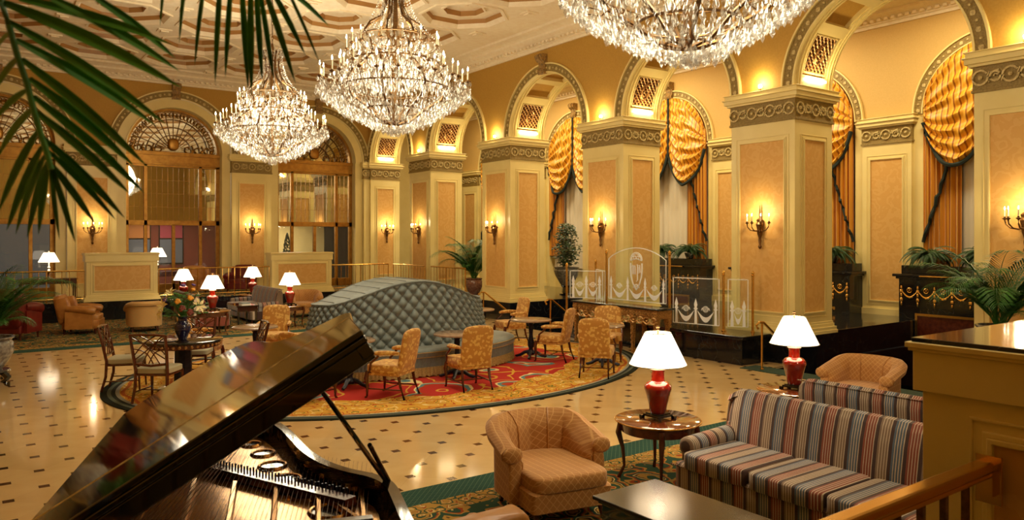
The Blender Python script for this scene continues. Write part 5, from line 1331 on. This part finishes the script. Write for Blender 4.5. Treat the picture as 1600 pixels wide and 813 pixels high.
def pane(a, b, z0, z1, arch=0, nsw=2, shield=False):
    A, B = Vector(posts[a][:2]), Vector(posts[b][:2]); d = (B-A); L = d.length-.10; d.normalize(); A = A+d*.05; nrm = Vector((d.y, -d.x))
    if nrm.x > 0: nrm = -nrm
    Mx = Matrix(((d.x, nrm.x, 0, A.x-GO.x), (d.y, nrm.y, 0, A.y-GO.y), (0, 0, 1, -GO.z), (0, 0, 0, 1)))  # (s, out, z)
    top = lambda s: z1+arch*math.sin(PI*s/L)**.8
    m = MB(); m.T = Mx; N = 16
    m.prism([(0, z0), (L, z0)]+[(L*(1-k/N), top(L*(1-k/N))) for k in range(N+1)], -.005, .005, 'y'); g = m.build('pane', 'glass', G_, smooth=False)
    m = MB(); m.T = Mx; e = .035; o_ = .009
    border = [(e, o_, z0+e), (L-e, o_, z0+e)]+[(L-e-(L-2*e)*k/N, o_, top(L*(1-k/N))-e) for k in range(N+1)]
    m.tube(border, .010, 4, True)
    n = nsw+1; zb = z0+.04; H = .44
    for i in range(n):                                  # spear-topped pilasters
        s = e+.07+(L-2*e-.14)*i/(n-1)
        m.prism([(s-.028, zb), (s+.028, zb), (s+.02, zb+H*.62), (s+.045, zb+H*.66), (s+.02, zb+H*.72), (s+.036, zb+H*.84), (s, zb+H*1.12), (s-.036, zb+H*.84), (s-.02, zb+H*.72), (s-.045, zb+H*.66), (s-.02, zb+H*.62)], o_-.002, o_+.002, 'y')
        if i < nsw:
            w_ = (L-2*e-.14)/nsw; top_ = [(s+.03+(w_-.06)*k/10, zb+H*.60-.13*math.sin(PI*k/10)) for k in range(11)]; bot = [(x, z-.10*math.sin(PI*(k/10))) for k, (x, z) in enumerate(top_)]
            m.prism(top_+bot[::-1][1:-1], o_-.002, o_+.002, 'y'); c = s+w_/2
            for r in (.055, .035): m.tube([(c+r*math.cos(q), o_, zb+H*.66+r*math.sin(q)) for q in [2*PI*k/16 for k in range(16)]], .006, 4, True)
            m.pill(c, o_, zb+H*.66, .03, .006, .03, 1, 6, 4)
            for s_ in (-1, 1): m.tube([(c+s_*(.06+.03*k/5), o_, zb+H*.66+.025*math.sin(k*1.1)) for k in range(6)], .006, 4)
    m.build('etched_festoons', 'etched', g, smooth=False)
    if shield:
        m = MB(); m.T = Mx; c = L/2; zc = z0+.66
        for off in (0, .022):
            m.tube([(c+s_*(.175-off)*f, o_, zc+z) for s_, f, z in [(1, 1.0, .16), (1, 1.0, .02), (1, .9, -.12), (1, .6, -.26), (1, .2, -.36), (1, 0, -.40+off), (-1, .2, -.36), (-1, .6, -.26), (-1, .9, -.12), (-1, 1.0, .02), (-1, 1.0, .16)]], .009, 4)
        for r in (.17, .14): m.tube([(c+r*math.cos(PI*k/12), o_, zc+.22+r*.95*math.sin(PI*k/12)) for k in range(13)], .01, 4)
        for s_ in (-1, 1):
            for q in (.045, .10): m.tube([(c+s_*(q+.035*math.cos(j*.9)), o_, zc+.29-.3*q+.035*math.sin(j*.9)) for j in range(7)], .009, 4)
        m.tube([(c-.165, o_, zc+.21), (c, o_, zc+.25), (c+.165, o_, zc+.21)], .009, 4)
        st = lambda x0, z0_, x1, z1_, w_=.016: m.prism([(x0-w_/2, z0_), (x1-w_/2, z1_), (x1+w_/2, z1_), (x0+w_/2, z0_)], o_-.002, o_+.003, 'y')
        sg = 1 if Vector((d.x, d.y)).dot(Vector((.811, -.585))) > 0 else -1
        X = lambda x: c+sg*(x+.01)*1.15
        for x in (-.105, -.07, -.035): st(X(x), zc-.06, X(x), zc+.10, .02)          # blackletter M
        for x in (-.0875, -.0525): st(X(x-.016), zc+.085, X(x+.016), zc+.115, .016)
        for x in (-.105, -.07, -.035): st(X(x-.012), zc-.045, X(x+.014), zc-.075, .014)
        st(X(-.12), zc+.085, X(-.10), zc+.125, .014)
        st(X(.022), zc+.13, X(.022), zc-.19, .022); st(X(.022), zc-.19, X(-.01), zc-.225, .016)   # blackletter P
        st(X(.022), zc+.10, X(.07), zc+.125, .016); st(X(.075), zc+.12, X(.085), zc-.03, .022); st(X(.085), zc-.035, X(.03), zc-.055, .016)
        st(X(.05), zc+.09, X(.05), zc-.04, .012); st(X(.0), zc+.12, X(.03), zc+.14, .014)
        m.build('etched_shield', 'etched', g, smooth=False)
pane('A', 'B', .92, 1.58, 0, 2); pane('B', 'C', .93, 1.86, .24, 3, True); pane('C', 'D', .58, 1.53, 0, 2); pane('D', 'E', .58, 1.53, 0, 1); pane('F', 'B', .58, 1.58, 0, 2)

# ------------------------------------------------------------------ plants
palm('bushy potted palm on the raised aisle between two arcade piers', (12.8, 19.75, .52), 1.15, 44, ('porc_red', .27, .5, 0), 3, L=1.55)
palm('potted palm rising behind the black top of the large parapet', (10.9, 4.3, .014), 1.0, 50, ('porc', .28, .62, .52), 9, True, L=1.4)
palm('potted palm on a carved black stand at the left edge of the picture', (.32, 14.15, .0), 1.0, 44, ('porc', .34, .5, .26), 4, True, L=1.6)
t = thing('citrus_tree', 'clipped small-leaved tree in a grey pot before the aisle window', 'plant', (15.1, 18.05, .52))
m = MB(); m.lathe([(.16, .28), (.2, .32), (.36, .6), (.40, .74), (.36, .78), (.40, .84), (.34, .84), (.33, .78)], 28); m.build('pot', 'porc', t)
m = MB(); m.lathe([(.22, 0), (.24, .03), (.16, .06), (.14, .22), (.2, .28)], 8); m.build('stand', 'blackwood', t)
m = MB(); m.tube([(0, 0, .78), (.03, 0, 1.2), (-.02, .02, 1.6), (.02, 0, 2.0)], [.03, .024, .018, .01], 6); m.build('trunk', 'bark', t)
random.seed(21); m = MB()
for k in range(1500):
    cz, R = random.choice(((1.08, .30), (1.32, .44), (1.42, .42), (1.75, .36), (2.02, .26))); d = Vector((random.gauss(0, 1), random.gauss(0, 1), random.gauss(0, 1))).normalized()*R*random.uniform(.45, 1.05)
    p = Vector((d.x, d.y, cz+d.z*.7)); e = Vector((random.gauss(0, 1), random.gauss(0, 1), random.gauss(0, .6))).normalized()*.125; s_ = e.orthogonal().normalized()*.024
    m.add([p, p+e*.5+s_, p+e*.5-s_, p+e, p+e*.5+Vector((0, 0, .006))], [(0, 1, 4), (0, 4, 2), (1, 3, 4), (4, 3, 2)])
m.build('foliage', 'citrus', t, smooth=False, kind='stuff')
# the broad palm leaves hanging into view beside the camera
t = thing('overhanging_palm', 'broad green palm leaves hanging close to the camera at the upper left', 'plant', (-1.05, .75, .52)); TO = Vector((-1.05, .75, .52))
m = MB(); m.lathe([(.2, 0), (.3, .3), (.32, .5), (.28, .5)], 24); m.build('pot', 'porc', t)
m = MB(); m.tube([(0, 0, .4), (.02, .02, 1.4), (.05, .1, 2.6)], [.05, .04, .03], 8); m.build('trunk', 'bark', t)
def leaflet(m, p0, p1, w_, sag=.0, D0=1.5, D1=1.7):
    a = atd(*p0, D0)-TO; b = atd(*p1, D1)-TO; N = 7; vs = []; fs = []; d = (b-a); L = d.length; side = d.cross(Vector((.585, .811, 0))).normalized(); nn = d.cross(side).normalized()
    for k in range(N+1):
        q = k/N; p = a.lerp(b, q)+side*0+Vector((0, 0, sag*math.sin(PI*q)*L)); ww = w_*(math.sin(PI*min(1, .12+.88*q))**.75)
        vs += [p+side*ww+nn*ww*.3, p-nn*ww*.25, p-side*ww+nn*ww*.3]
    for k in range(N): b_ = k*3; fs += [(b_, b_+1, b_+4, b_+3), (b_+1, b_+2, b_+5, b_+4)]
    m.add(vs, fs)
def big_frond(rachis, leaves, D, r0=.006):
    m = MB(); m.tube([atd(x, y, D+.0*k)-TO for k, (x, y) in enumerate(rachis)], r0, 6); f = m.build('frond', 'leaf', t)
    for i, (p0, p1, w_) in enumerate(leaves):
        m = MB(); leaflet(m, p0, p1, w_, .03, D, D+.12+.05*(i % 3)); m.build('leaflet', 'leaf_near', f)
R1 = [(-20, -60), (3, 5), (14, 40), (28, 90), (42, 130), (52, 170), (62, 205), (72, 235), (80, 265)]
big_frond(R1, [((6, 4), (285, 138), .0135), ((14, 34), (262, 196), .011), ((25, 62), (246, 198), .011), ((34, 92), (232, 262), .011), ((46, 122), (212, 262), .011), ((52, 150), (228, 304), .0105),
               ((58, 175), (205, 305), .010), ((68, 215), (196, 342), .010), ((76, 235), (182, 345), .009), ((80, 255), (150, 352), .009), ((82, 262), (118, 380), .009), ((80, 265), (93, 375), .008), ((76, 262), (60, 368), .009),
               ((74, 255), (42, 375), .009), ((70, 245), (24, 368), .010), ((66, 230), (10, 362), .010), ((60, 205), (-4, 335), .010), ((52, 170), (-6, 250), .010), ((44, 140), (-10, 190), .008), ((30, 90), (-12, 150), .009), ((18, 50), (-14, 95), .007), ((30, -2), (270, 70), .0105), ((75, -6), (282, 112), .0105), ((140, -10), (275, 92), .009)], 1.5)
R2 = [(210, -120), (260, -70), (330, -40), (400, -25), (460, -40), (520, -70)]
big_frond(R2, [((262, -72), (250, 42), .005), ((292, -50), (280, 68), 0.0058), ((322, -42), (304, 104), 0.0065), ((345, -36), (336, 132), 0.0072), ((362, -32), (352, 122), 0.0072), ((378, -28), (388, 142), 0.0086), ((392, -26), (393, 150), 0.0086), ((400, -25), (410, 130), 0.0079),
               ((405, -25), (428, 128), 0.0072), ((410, -26), (462, 132), 0.0079), ((418, -27), (478, 88), 0.0072), ((430, -30), (515, 42), 0.0065), ((440, -34), (500, 100), 0.0043)], 1.75)
# small things on the far console and parapet
